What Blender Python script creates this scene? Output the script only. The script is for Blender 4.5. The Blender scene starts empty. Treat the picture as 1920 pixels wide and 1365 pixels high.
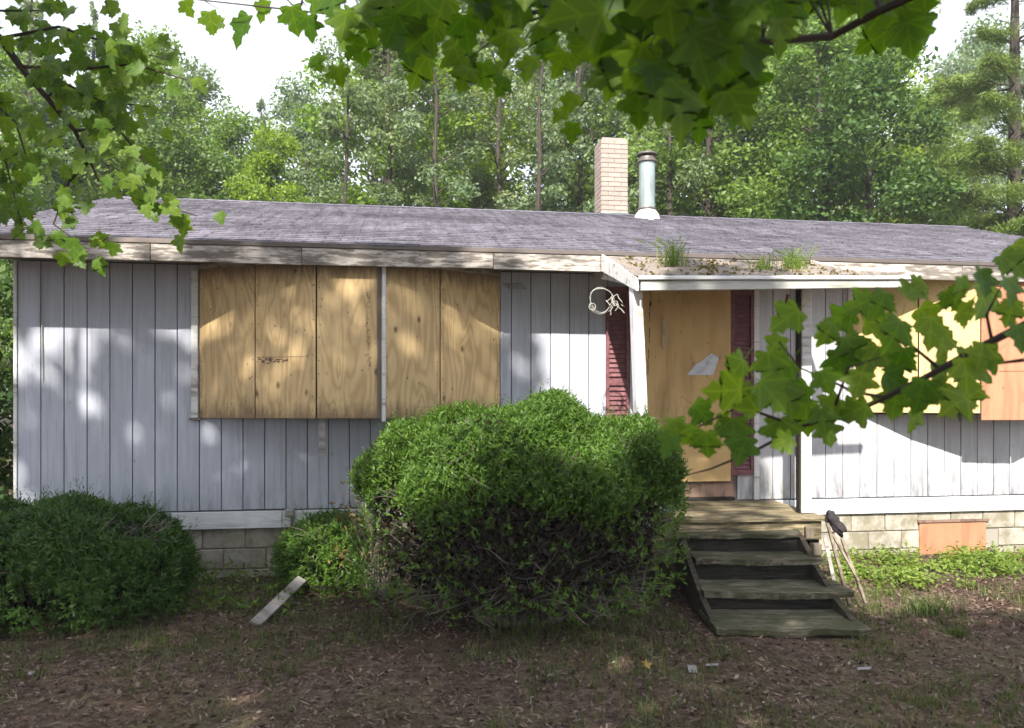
import bpy, math, random
import numpy as np
from mathutils import Vector, Matrix, noise as mnoise

random.seed(7)
rng = np.random.default_rng(7)
R = math.radians
scene = bpy.context.scene
C = scene.collection

# ------------------------------------------------------------------ camera, sky, sun, exposure
F = 1450.0                      # focal length in pixels of the 1920 wide photograph
CAMZ = 1.75
cam_data = bpy.data.cameras.new("camera")
cam_data.sensor_width = 36.0
cam_data.lens = F / 1920 * 36.0
cam_data.shift_y = (745 - 682.5) / 1920
cam_data.clip_start = 0.05
cam_data.clip_end = 800
cam_data.dof.use_dof = True          # near leaves fall slightly out of focus
cam_data.dof.focus_distance = 8.0
cam_data.dof.aperture_fstop = 2.6
cam = bpy.data.objects.new("camera", cam_data)
cam.location = (0, 0, CAMZ)
cam.rotation_euler = (R(90), 0, 0)
C.objects.link(cam)
scene.camera = cam

TH = R(8.3)                     # the house front turns away to the right
CT, ST = math.cos(TH), math.sin(TH)
P0 = Vector((0, 7.92, 0))


def HP(u, v, z):
    """house coordinates (along the front, inwards, up) -> world"""
    return Vector((P0.x + u * CT - v * ST, P0.y + u * ST + v * CT, z))


SA, SB = 0.38, 0.90             # the sun's ray: SA to the right and SB down for 1 into the wall
_sd = Vector((SA * CT - ST, SA * ST + CT, -SB)).normalized()
sun_data = bpy.data.lights.new("sun", 'SUN')
sun_data.energy = 4.2
sun_data.angle = R(0.9)
sun_data.color = (1.0, 0.94, 0.84)
sun = bpy.data.objects.new("sun", sun_data)
sun.rotation_euler = _sd.to_track_quat('-Z', 'Y').to_euler()
sun.location = (-6, -12, 20)
C.objects.link(sun)

world = bpy.data.worlds.new("World")
scene.world = world
world.use_nodes = True
wn = world.node_tree
wn.nodes.clear()
sky = wn.nodes.new("ShaderNodeTexSky")
sky.sky_type = 'NISHITA'
sky.sun_disc = False
sky.sun_elevation = math.asin(-_sd.z)
sky.sun_rotation = math.atan2(-_sd.x, -_sd.y)
sky.air_density = 1.0
sky.dust_density = 3.0
sky.ozone_density = 1.0
bg = wn.nodes.new("ShaderNodeBackground")
bg.inputs[1].default_value = 0.11
wo = wn.nodes.new("ShaderNodeOutputWorld")
tcw = wn.nodes.new("ShaderNodeTexCoord")
cn = wn.nodes.new("ShaderNodeTexNoise")
cn.inputs["Scale"].default_value = 2.2
cn.inputs["Detail"].default_value = 6
wn.links.new(tcw.outputs["Generated"], cn.inputs["Vector"])
cr_ = wn.nodes.new("ShaderNodeValToRGB")
cr_.color_ramp.elements[0].position = 0.25
cr_.color_ramp.elements[0].color = (0.62, 0.62, 0.62, 1)
cr_.color_ramp.elements[1].position = 0.6
cr_.color_ramp.elements[1].color = (0.92, 0.92, 0.92, 1)
wn.links.new(cn.outputs["Fac"], cr_.inputs[0])
cm_ = wn.nodes.new("ShaderNodeMix")
cm_.data_type = 'RGBA'
wn.links.new(cr_.outputs[0], cm_.inputs[0])
wn.links.new(sky.outputs[0], cm_.inputs[6])
cm_.inputs[7].default_value = (4.6, 4.8, 5.3, 1)      # sunlit thin cloud
wn.links.new(cm_.outputs[2], bg.inputs[0])
wn.links.new(bg.outputs[0], wo.inputs[0])

scene.view_settings.view_transform = 'Standard'
scene.view_settings.look = 'None'
scene.view_settings.gamma = 1.0
scene.view_settings.use_curve_mapping = False
scene.view_settings.exposure = 1.7
scene.render.engine = 'CYCLES'
scene.cycles.max_bounces = 6
scene.cycles.transparent_max_bounces = 8


def at(px, py, d):
    """point seen at photo pixel (px, py) at depth d metres"""
    return Vector((d * (px - 960) / F, d, CAMZ + d * (745 - py) / F))


# ------------------------------------------------------------------ material helpers
class NT:
    def __init__(self, name, rough=0.8):
        self.m = bpy.data.materials.new(name)
        self.m.use_nodes = True
        self.t = self.m.node_tree
        self.b = self.t.nodes["Principled BSDF"]
        self.b.inputs["Roughness"].default_value = rough
        self.b.inputs["Specular IOR Level"].default_value = 0.3
        self._c = None

    def n(self, kind, **kw):
        nd = self.t.nodes.new(kind)
        for k, v in kw.items():
            setattr(nd, k, v)
        return nd

    def l(self, a, b):
        self.t.links.new(a, b)

    def coord(self, scale=(1, 1, 1), jitter=True):
        tc = self.n("ShaderNodeTexCoord")
        out = tc.outputs["Object"]
        if jitter:
            oi = self.n("ShaderNodeObjectInfo")
            mu = self.n("ShaderNodeMath", operation='MULTIPLY')
            self.l(oi.outputs["Random"], mu.inputs[0])
            mu.inputs[1].default_value = 37.0
            ad = self.n("ShaderNodeVectorMath", operation='ADD')
            self.l(out, ad.inputs[0])
            self.l(mu.outputs[0], ad.inputs[1])
            out = ad.outputs[0]
        mp = self.n("ShaderNodeMapping")
        mp.inputs["Scale"].default_value = scale
        self.l(out, mp.inputs[0])
        return mp.outputs[0]

    def noise(self, scale=5, detail=4, stretch=(1, 1, 1), rough=0.55, jitter=True, dist=0.0):
        nz = self.n("ShaderNodeTexNoise")
        nz.inputs["Scale"].default_value = scale
        nz.inputs["Detail"].default_value = detail
        nz.inputs["Roughness"].default_value = rough
        nz.inputs["Distortion"].default_value = dist
        self.l(self.coord(stretch, jitter), nz.inputs["Vector"])
        return nz.outputs["Fac"]

    def ramp(self, fac, stops):
        cr = self.n("ShaderNodeValToRGB")
        e = cr.color_ramp.elements
        while len(e) < len(stops):
            e.new(0.5)
        for i, (p, c) in enumerate(stops):
            e[i].position = p
            if not isinstance(c, tuple):
                c = (c, c, c)
            e[i].color = (*c, 1)
        self.l(fac, cr.inputs[0])
        return cr.outputs[0]

    def mix(self, fac, a, b, mode='MIX'):
        mx = self.n("ShaderNodeMix", data_type='RGBA', blend_type=mode)
        for s, v in ((mx.inputs[0], fac), (mx.inputs[6], a), (mx.inputs[7], b)):
            if isinstance(v, (int, float)):
                s.default_value = v
            elif isinstance(v, tuple):
                s.default_value = (*v, 1)
            else:
                self.l(v, s)
        return mx.outputs[2]

    def math(self, op, a, b=0.0):
        m = self.n("ShaderNodeMath", operation=op)
        for s, v in ((m.inputs[0], a), (m.inputs[1], b)):
            if isinstance(v, (int, float)):
                s.default_value = v
            else:
                self.l(v, s)
        return m.outputs[0]

    def objrand(self):
        return self.n("ShaderNodeObjectInfo").outputs["Random"]

    def island(self):
        return self.n("ShaderNodeNewGeometry").outputs["Random Per Island"]

    def axis(self, i):
        tc = self.n("ShaderNodeTexCoord")
        sp = self.n("ShaderNodeSeparateXYZ")
        self.l(tc.outputs["Object"], sp.inputs[0])
        return sp.outputs[i]

    def color(self, c):
        if isinstance(c, tuple):
            self.b.inputs["Base Color"].default_value = (*c, 1)
        else:
            self.l(c, self.b.inputs["Base Color"])
        return self

    def bump(self, h, strength=0.3, dist=0.01):
        bp = self.n("ShaderNodeBump")
        bp.inputs["Strength"].default_value = strength
        bp.inputs["Distance"].default_value = dist
        self.l(h, bp.inputs["Height"])
        self.l(bp.outputs[0], self.b.inputs["Normal"])
        return self


def leaf_mat(name, dark, light, transl=0.45, tcol=None, island=True, rough=0.5, spec=0.3):
    k = NT(name, rough)
    k.b.inputs["Specular IOR Level"].default_value = spec
    f = k.island() if island else k.objrand()
    nz = k.noise(0.9, 2, jitter=False)
    f2 = k.math('ADD', k.math('MULTIPLY', f, 0.7), k.math('MULTIPLY', k.math('SUBTRACT', nz, 0.35), 0.6))
    mid = tuple((a + b) / 2 for a, b in zip(dark, light))
    col = k.ramp(f2, [(0.0, dark), (0.55, mid), (1.0, light)])
    oi = k.objrand()
    col = k.mix(0.6, col, k.ramp(oi, [(0, (0.75, 0.9, 0.8)), (0.5, (1, 1, 1)), (1, (1.2, 1.08, 0.75))]), 'MULTIPLY')
    k.color(col)
    tr = k.n("ShaderNodeBsdfTranslucent")
    k.l(k.mix(1.0, col, tcol or (1.5, 1.5, 0.6), 'MULTIPLY'), tr.inputs[0])
    ms = k.n("ShaderNodeMixShader")
    ms.inputs[0].default_value = transl
    k.l(k.b.outputs[0], ms.inputs[1])
    k.l(tr.outputs[0], ms.inputs[2])
    out = [n for n in k.t.nodes if n.type == 'OUTPUT_MATERIAL'][0]
    k.l(ms.outputs[0], out.inputs[0])
    return k.m


# ------------------------------------------------------------------ materials
BZ = 1.555                      # underside of the bay windows
def siding_paint(name, base, dirt, algae=0.5, acol=(0.10, 0.11, 0.06), reach=0.42):
    k = NT(name, 0.75)
    st = k.noise(3.0, 5, (6, 6, 0.5))
    fine = k.noise(40, 3, (4, 4, 0.3))
    c = k.mix(k.ramp(st, [(0.35, 0.0), (0.75, 1.0)]), base, tuple(x * 0.82 for x in base))
    c = k.mix(k.math('MULTIPLY', k.ramp(fine, [(0.55, 0.0), (0.75, 1.0)]), 0.35), c, dirt)
    c = k.mix(0.12, c, k.ramp(k.objrand(), [(0, 0.55), (1, 1.0)]), 'MULTIPLY')
    flake = k.noise(13, 7, (1.8, 1.8, 0.6), 0.75)
    c = k.mix(k.ramp(flake, [(0.645, 0.0), (0.67, 0.75)]), c, (0.22, 0.19, 0.16))
    z = k.axis(2)
    low = k.math('SUBTRACT', 1.0, k.math('MULTIPLY', k.math('SUBTRACT', z, 0.62), 1 / reach))
    a = k.math('MULTIPLY', k.ramp(low, [(0.0, 0.0), (1.0, 1.0)]), k.ramp(k.noise(4, 6, (3, 3, 0.6), 0.7), [(0.42, 0.0), (0.62, 1.0)]))
    c = k.mix(k.math('MULTIPLY', a, algae), c, acol)
    drip = k.noise(5, 6, (7, 7, 0.22), 0.7)
    c = k.mix(k.ramp(drip, [(0.54, 0.0), (0.70, 0.55)]), c, (0.24, 0.235, 0.22))
    k.color(c)
    k.bump(fine, 0.25, 0.004)
    return k.m


M = {}
M['siding'] = siding_paint('painted_siding', (0.425, 0.45, 0.525), (0.28, 0.285, 0.31))
M['siding_dirty'] = siding_paint('mossy_siding', (0.46, 0.455, 0.485), (0.25, 0.24, 0.22), 0.95)
M['siding_mildew'] = siding_paint('mildewed_siding', (0.46, 0.465, 0.50), (0.28, 0.28, 0.30), 0.95, (0.13, 0.125, 0.14), 0.75)
M['groove'] = NT('siding_backing', 0.9).color((0.10, 0.10, 0.11)).m


def worn(name, paint, wood, lo, hi, stretch=(0.35, 3, 3), scale=3.5, rough=0.8, dark=None):
    k = NT(name, rough)
    a = k.noise(scale, 7, stretch, 0.65)
    b = k.noise(26, 4, tuple(s * 1.0 for s in stretch), 0.6)
    c = k.mix(k.ramp(b, [(0.35, 0), (0.7, 1)]), paint, tuple(x * 0.8 for x in paint))
    w = k.mix(b, wood, tuple(x * 0.55 for x in wood))
    c = k.mix(k.ramp(a, [(lo, 0.0), (hi, 1.0)]), c, w)
    if dark:
        d = k.noise(1.7, 6, (0.6, 2, 2), 0.7)
        c = k.mix(k.ramp(d, [(0.48, 0.0), (0.60, 0.8)]), c, dark)
    k.color(c)
    k.bump(a, 0.4, 0.006)
    return k.m


M['fascia'] = worn('weathered_fascia', (0.46, 0.42, 0.385), (0.20, 0.175, 0.15), 0.45, 0.54, (0.8, 5, 5), 4.5, dark=(0.06, 0.055, 0.05))
M['trim'] = worn('white_trim', (0.60, 0.60, 0.60), (0.32, 0.30, 0.27), 0.54, 0.66)
M['gutter'] = worn('white_gutter', (0.42, 0.42, 0.40), (0.25, 0.26, 0.20), 0.50, 0.66, rough=0.6)
M['sill'] = worn('pale_sill', (0.60, 0.62, 0.63), (0.34, 0.36, 0.35), 0.56, 0.75)
M['post'] = worn('peeling_post', (0.66, 0.65, 0.68), (0.36, 0.31, 0.25), 0.55, 0.66, (3, 3, 0.5))
M['soffit'] = worn('soffit_wood', (0.40, 0.37, 0.32), (0.20, 0.16, 0.12), 0.45, 0.6)
M['gray_plank'] = worn('gray_plank', (0.30, 0.285, 0.265), (0.17, 0.15, 0.13), 0.45, 0.65, (0.6, 4, 4))


def plywood(name, a, b, knots=0.06, ring=26.0, stains=False):
    k = NT(name, 0.7)
    n1 = k.noise(1.0, 2.0, (4.0, 4.0, 0.75), 0.45, dist=0.35)
    rings = k.math('SINE', k.math('MULTIPLY', n1, ring * 2.2))
    rr = k.ramp(k.math('ADD', k.math('MULTIPLY', rings, 0.5), 0.5), [(0.0, 0.0), (0.65, 0.35), (1.0, 1.0)])
    grain = k.noise(60, 3, (3, 3, 0.12))
    c = k.mix(k.math('MULTIPLY', rr, 0.62), a, b)
    c = k.mix(k.math('MULTIPLY', k.ramp(grain, [(0.4, 0), (0.7, 1)]), 0.35), c, b)
    blot = k.noise(2.2, 3, (1, 1, 0.7))
    c = k.mix(0.5, c, k.ramp(blot, [(0.3, 0.72), (0.7, 1.1)]), 'MULTIPLY')
    vo = k.n("ShaderNodeTexVoronoi")
    vo.inputs["Scale"].default_value = 3.2
    k.l(k.coord((1.6, 0.4, 0.9)), vo.inputs["Vector"])
    vd = k.math('ADD', vo.outputs["Distance"], k.math('MULTIPLY', k.math('SUBTRACT', k.noise(30, 2), 0.5), 0.05))
    c = k.mix(k.ramp(vd, [(knots * 0.5, 0.85), (knots * 1.5, 0.0)]), c, (0.09, 0.045, 0.02))
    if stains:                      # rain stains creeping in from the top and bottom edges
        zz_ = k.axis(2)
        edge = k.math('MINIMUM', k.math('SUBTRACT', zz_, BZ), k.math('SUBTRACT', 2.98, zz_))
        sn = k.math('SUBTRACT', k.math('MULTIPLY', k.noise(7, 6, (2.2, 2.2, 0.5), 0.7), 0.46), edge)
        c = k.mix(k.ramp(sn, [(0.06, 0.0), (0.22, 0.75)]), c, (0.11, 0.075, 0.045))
    v2 = k.n("ShaderNodeTexVoronoi")
    v2.inputs["Scale"].default_value = 7.5
    k.l(k.coord((1.3, 0.4, 0.8)), v2.inputs["Vector"])
    c = k.mix(k.ramp(k.math('ADD', v2.outputs["Distance"], k.math('MULTIPLY', k.math('SUBTRACT', k.noise(40, 2), 0.5), 0.08)), [(0.05, 0.8), (0.10, 0.0)]), c, (0.12, 0.06, 0.03))
    wet = k.noise(2.6, 6, (2.2, 2.2, 0.35), 0.7)
    c = k.mix(k.ramp(wet, [(0.56, 0.0), (0.72, 0.55)]), c, (0.16, 0.10, 0.055))
    c = k.mix(0.2, c, k.ramp(k.objrand(), [(0, 0.6), (1, 1.15)]), 'MULTIPLY')
    k.color(c)
    k.bump(grain, 0.12, 0.003)
    return k.m


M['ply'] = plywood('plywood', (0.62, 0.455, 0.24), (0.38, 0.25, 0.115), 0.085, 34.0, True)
M['ply_door'] = plywood('door_plywood', (0.56, 0.385, 0.175), (0.45, 0.29, 0.12), 0.03, 9.0)
M['ply_pale'] = plywood('pale_plywood', (0.62, 0.47, 0.22), (0.50, 0.34, 0.14), 0.03, 9.0)
M['ply_red'] = plywood('reddish_plywood', (0.42, 0.20, 0.115), (0.30, 0.125, 0.07), 0.04, 15.0)


def shingle(name, a, b, moss=None):
    k = NT(name, 0.95)
    n1 = k.noise(60, 4, jitter=False)
    n2 = k.noise(1.1, 4, (0.5, 1.2, 1), jitter=False)
    c = k.mix(k.ramp(n1, [(0.3, 0), (0.7, 1)]), a, b)
    c = k.mix(0.55, c, k.ramp(k.island(), [(0, 0.75), (0.5, 0.97), (1, 1.18)]), 'MULTIPLY')
    c = k.mix(0.8, c, k.ramp(n2, [(0.3, 0.6), (0.7, 1.3)]), 'MULTIPLY')
    n3 = k.noise(4.0, 6, (2.5, 0.35, 1), jitter=False, rough=0.7)
    c = k.mix(0.8, c, k.ramp(n3, [(0.38, 0.6), (0.62, 1.25)]), 'MULTIPLY')
    if moss:
        mm = k.noise(3.2, 7, jitter=False, rough=0.72)
        c = k.mix(k.ramp(mm, [(0.40, 0.0), (0.58, 1.0)]), c, moss)
        m3 = k.noise(9, 6, jitter=False, rough=0.7)
        c = k.mix(k.ramp(m3, [(0.58, 0.0), (0.68, 1.0)]), c, (0.09, 0.07, 0.05))
    k.color(c)
    k.bump(n1, 0.5, 0.006)
    return k.m


M['shingle'] = shingle('roof_shingle', (0.085, 0.080, 0.100), (0.165, 0.156, 0.190))
M['old_roof'] = shingle('mossy_roof', (0.12, 0.105, 0.105), (0.20, 0.175, 0.165), (0.20, 0.165, 0.13))
k = NT('concrete_block', 0.95)
c = k.mix(k.noise(50, 4), (0.38, 0.355, 0.31), (0.28, 0.255, 0.22))
c = k.mix(k.ramp(k.noise(4.5, 6, rough=0.7), [(0.40, 0), (0.58, 0.85)]), c, (0.16, 0.145, 0.095))
c = k.mix(0.4, c, k.ramp(k.objrand(), [(0, 0.7), (1, 1.1)]), 'MULTIPLY')
k.color(c); k.bump(k.noise(70, 4), 0.5, 0.005); M['block'] = k.m
M['mortar'] = NT('mortar', 0.95).color((0.24, 0.22, 0.19)).m
k = NT('chimney_brick', 0.9)
c = k.mix(k.noise(30, 4), (0.33, 0.275, 0.245), (0.26, 0.21, 0.185))
c = k.mix(0.5, c, k.ramp(k.objrand(), [(0, 0.75), (1, 1.2)]), 'MULTIPLY')
k.color(c); k.bump(k.noise(60, 3), 0.4, 0.004); M['brick'] = k.m
M['brick_mortar'] = NT('brick_mortar', 0.95).color((0.27, 0.225, 0.205)).m
k = NT('galvanised_metal', 0.42)
k.b.inputs["Metallic"].default_value = 0.75
c = k.mix(k.ramp(k.noise(6, 5, (1, 1, 0.4)), [(0.4, 0), (0.65, 1)]), (0.38, 0.45, 0.44), (0.26, 0.30, 0.29))
k.color(c); M['metal'] = k.m
k = NT('dark_metal', 0.5); k.b.inputs["Metallic"].default_value = 0.5
k.color(k.mix(k.noise(10, 4), (0.10, 0.10, 0.11), (0.17, 0.13, 0.10))); M['dark_metal'] = k.m
k = NT('red_shutter', 0.6)
k.color(k.mix(k.ramp(k.noise(18, 5, (1, 1, 1)), [(0.4, 0), (0.7, 1)]), (0.115, 0.042, 0.048), (0.19, 0.08, 0.088))); M['shutter'] = k.m
M['door'] = worn('old_door', (0.20, 0.13, 0.10), (0.11, 0.075, 0.06), 0.45, 0.6, (3, 3, 0.6))


def mossy_wood(name, wood, moss, lo=0.48, hi=0.62):
    k = NT(name, 0.9)
    g = k.noise(9, 6, (0.5, 5, 5), 0.65)
    c = k.mix(k.ramp(g, [(0.40, 0), (0.58, 1)]), wood, tuple(x * 0.28 for x in wood))
    ms = k.noise(3.2, 7, (1, 2, 1), 0.72)
    c = k.mix(k.ramp(ms, [(lo, 0.0), (hi, 0.9)]), c, moss)
    k.color(c); k.bump(g, 0.8, 0.012)
    return k.m


M['tread'] = mossy_wood('mossy_tread', (0.20, 0.175, 0.13), (0.045, 0.050, 0.020), 0.40, 0.58)
M['deck'] = mossy_wood('deck_wood', (0.33, 0.27, 0.17), (0.10, 0.09, 0.045), 0.46, 0.62)
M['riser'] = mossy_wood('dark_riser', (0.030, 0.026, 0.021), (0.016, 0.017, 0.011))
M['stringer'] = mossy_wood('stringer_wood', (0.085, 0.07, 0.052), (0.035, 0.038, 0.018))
M['broken'] = worn('broken_wood', (0.22, 0.185, 0.14), (0.12, 0.09, 0.065), 0.42, 0.62, (3, 3, 0.6))
k = NT('rag_cloth', 0.95)
k.color(k.mix(k.noise(20, 4), (0.018, 0.015, 0.017), (0.055, 0.046, 0.05))); M['rag'] = k.m
k = NT('dark_tarp', 0.6); k.color(k.mix(k.noise(15, 3), (0.05, 0.05, 0.07), (0.12, 0.12, 0.17))); M['tarp'] = k.m
M['paper'] = worn('torn_paper', (0.62, 0.64, 0.70), (0.42, 0.45, 0.55), 0.5, 0.7, (1, 1, 1), 14)
M['scrap'] = NT('white_scrap', 0.8).color((0.22, 0.21, 0.205)).m
M['tanpaper'] = worn('tan_sheet', (0.50, 0.40, 0.24), (0.38, 0.27, 0.12), 0.5, 0.7, (2, 2, 0.8), 9)
M['wire'] = NT('pale_wire', 0.5).color((0.30, 0.30, 0.27)).m
M['ink'] = NT('black_ink', 0.9).color((0.055, 0.035, 0.022)).m
M['stain'] = NT('purple_stamp_stain', 0.9).color((0.17, 0.10, 0.075)).m
M['rust'] = NT('rusty_iron', 0.9).color((0.16, 0.06, 0.04)).m
M['orange'] = NT('yellow_dead_leaf', 0.7).color((0.27, 0.18, 0.05)).m

k = NT('trunk_bark', 0.95)
b = k.noise(7, 6, (4, 4, 0.7), 0.65)
k.color(k.ramp(b, [(0.3, (0.020, 0.016, 0.014)), (0.7, (0.075, 0.062, 0.05))])); k.bump(b, 0.8, 0.03); M['bark'] = k.m
M['twig'] = NT('twig_bark', 0.9).color((0.035, 0.026, 0.02)).m
M['gray_twig'] = NT('gray_twig', 0.9).color((0.12, 0.105, 0.085)).m

def veins(m):
    t = m.node_tree
    tc = t.nodes.new("ShaderNodeTexCoord"); sp = t.nodes.new("ShaderNodeSeparateXYZ")
    t.links.new(tc.outputs["Object"], sp.inputs[0])

    def mt(op, a, b=0.0):
        n = t.nodes.new("ShaderNodeMath"); n.operation = op
        for s_, v in ((n.inputs[0], a), (n.inputs[1], b)):
            if isinstance(v, (int, float)):
                s_.default_value = v
            else:
                t.links.new(v, s_)
        return n.outputs[0]
    ax = mt('ABSOLUTE', sp.outputs[0])
    d = ax
    for slope, y0 in ((0.80, 0.0), (0.10, 0.0), (1.1, 0.35)):
        q = mt('ABSOLUTE', mt('SUBTRACT', mt('SUBTRACT', sp.outputs[1], y0), mt('MULTIPLY', ax, slope)))
        d = mt('MINIMUM', d, mt('MULTIPLY', q, 0.8))
    r_ = t.nodes.new("ShaderNodeValToRGB")
    r_.color_ramp.elements[0].position = 0.008; r_.color_ramp.elements[0].color = (1.45, 1.35, 1.4, 1)
    r_.color_ramp.elements[1].position = 0.035; r_.color_ramp.elements[1].color = (0.96, 0.96, 0.96, 1)
    t.links.new(d, r_.inputs[0])
    b = t.nodes["Principled BSDF"].inputs["Base Color"]
    src = b.links[0].from_socket
    for tgt in [l.to_socket for l in src.links]:
        mx = t.nodes.new("ShaderNodeMix"); mx.data_type = 'RGBA'; mx.blend_type = 'MULTIPLY'; mx.inputs[0].default_value = 1.0
        t.links.new(src, mx.inputs[6]); t.links.new(r_.outputs[0], mx.inputs[7]); t.links.new(mx.outputs[2], tgt)
    return m


M['maple_near'] = leaf_mat('maple_leaf', (0.050, 0.110, 0.004), (0.105, 0.185, 0.008), 0.6, (1.7, 1.75, 0.5), False, 0.55)
M['maple_side'] = leaf_mat('maple_leaf_side', (0.045, 0.105, 0.006), (0.150, 0.240, 0.022), 0.45, (1.7, 1.7, 0.5), False, 0.5)
M['maple_left'] = leaf_mat('maple_leaf_left', (0.065, 0.125, 0.014), (0.120, 0.200, 0.030), 0.5, (1.6, 1.6, 0.5), False, 0.5)
for q_ in ('maple_near', 'maple_side', 'maple_left'):
    veins(M[q_])
M['crown'] = leaf_mat('maple_crown', (0.035, 0.08, 0.012), (0.07, 0.13, 0.02), 0.25)
M['fol_a'] = leaf_mat('foliage_mid', (0.090, 0.155, 0.030), (0.220, 0.300, 0.080), 0.42)
M['fol_b'] = leaf_mat('foliage_bright', (0.105, 0.185, 0.018), (0.240, 0.330, 0.05), 0.45)
M['fol_c'] = leaf_mat('foliage_blue', (0.090, 0.150, 0.080), (0.230, 0.285, 0.175), 0.38)
M['fol_d'] = leaf_mat('foliage_dark', (0.034, 0.078, 0.020), (0.105, 0.170, 0.042), 0.35)
M['needle'] = leaf_mat('needles', (0.075, 0.130, 0.026), (0.180, 0.250, 0.060), 0.3)
M['hazel'] = leaf_mat('rusty_brush', (0.10, 0.075, 0.035), (0.24, 0.175, 0.075), 0.3)
M['yew'] = leaf_mat('yew_needles', (0.040, 0.092, 0.010), (0.120, 0.205, 0.028), 0.35)
M['yew_dark'] = leaf_mat('yew_dark', (0.028, 0.070, 0.012), (0.085, 0.150, 0.024), 0.3)
M['weed'] = leaf_mat('weed_leaf', (0.10, 0.17, 0.025), (0.24, 0.30, 0.06), 0.4)
M['grass'] = leaf_mat('grass_blade', (0.045, 0.075, 0.018), (0.13, 0.15, 0.045), 0.3)
M['inner'] = leaf_mat('shade_inner_leaf', (0.009, 0.007, 0.005), (0.030, 0.022, 0.015), 0.1)
k = NT('leaf_litter', 0.9)
f = k.island()
k.color(k.ramp(f, [(0, (0.026, 0.016, 0.013)), (0.5, (0.090, 0.057, 0.044)), (0.85, (0.15, 0.105, 0.08)), (0.98, (0.19, 0.145, 0.11)), (1, (0.27, 0.23, 0.19))]))
M['litter'] = k.m
k = NT('dry_straw', 0.9)
k.color(k.ramp(k.island(), [(0, (0.03, 0.02, 0.016)), (0.5, (0.11, 0.08, 0.06)), (0.85, (0.21, 0.165, 0.12)), (1, (0.34, 0.29, 0.23))]))
M['straw'] = k.m
k = NT('forest_soil', 1.0)
k.b.inputs["Specular IOR Level"].default_value = 0.05
a = k.noise(9, 8, jitter=False, rough=0.7)
c = k.ramp(a, [(0.3, (0.045, 0.030, 0.024)), (0.5, (0.105, 0.075, 0.060)), (0.7, (0.19, 0.145, 0.115))])
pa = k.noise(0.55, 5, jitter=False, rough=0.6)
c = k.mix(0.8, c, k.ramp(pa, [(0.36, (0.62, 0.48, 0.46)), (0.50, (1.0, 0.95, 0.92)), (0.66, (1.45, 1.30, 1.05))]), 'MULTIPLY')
fi = k.noise(45, 6, jitter=False, rough=0.75)
c = k.mix(0.75, c, k.ramp(fi, [(0.35, 0.45), (0.65, 1.5)]), 'MULTIPLY')
gr = k.noise(0.9, 5, jitter=False, rough=0.6)
c = k.mix(k.ramp(gr, [(0.48, 0.0), (0.62, 0.6)]), c, (0.095, 0.100, 0.045))
vo = k.n("ShaderNodeTexVoronoi"); vo.inputs["Scale"].default_value = 28
k.l(k.coord((1, 1, 1), False), vo.inputs["Vector"])
c = k.mix(k.ramp(vo.outputs["Distance"], [(0.05, 0.5), (0.35, 0.0)]), c, (0.20, 0.14, 0.10))
k.color(c); k.bump(fi, 1.0, 0.02); M['soil'] = k.m


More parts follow.
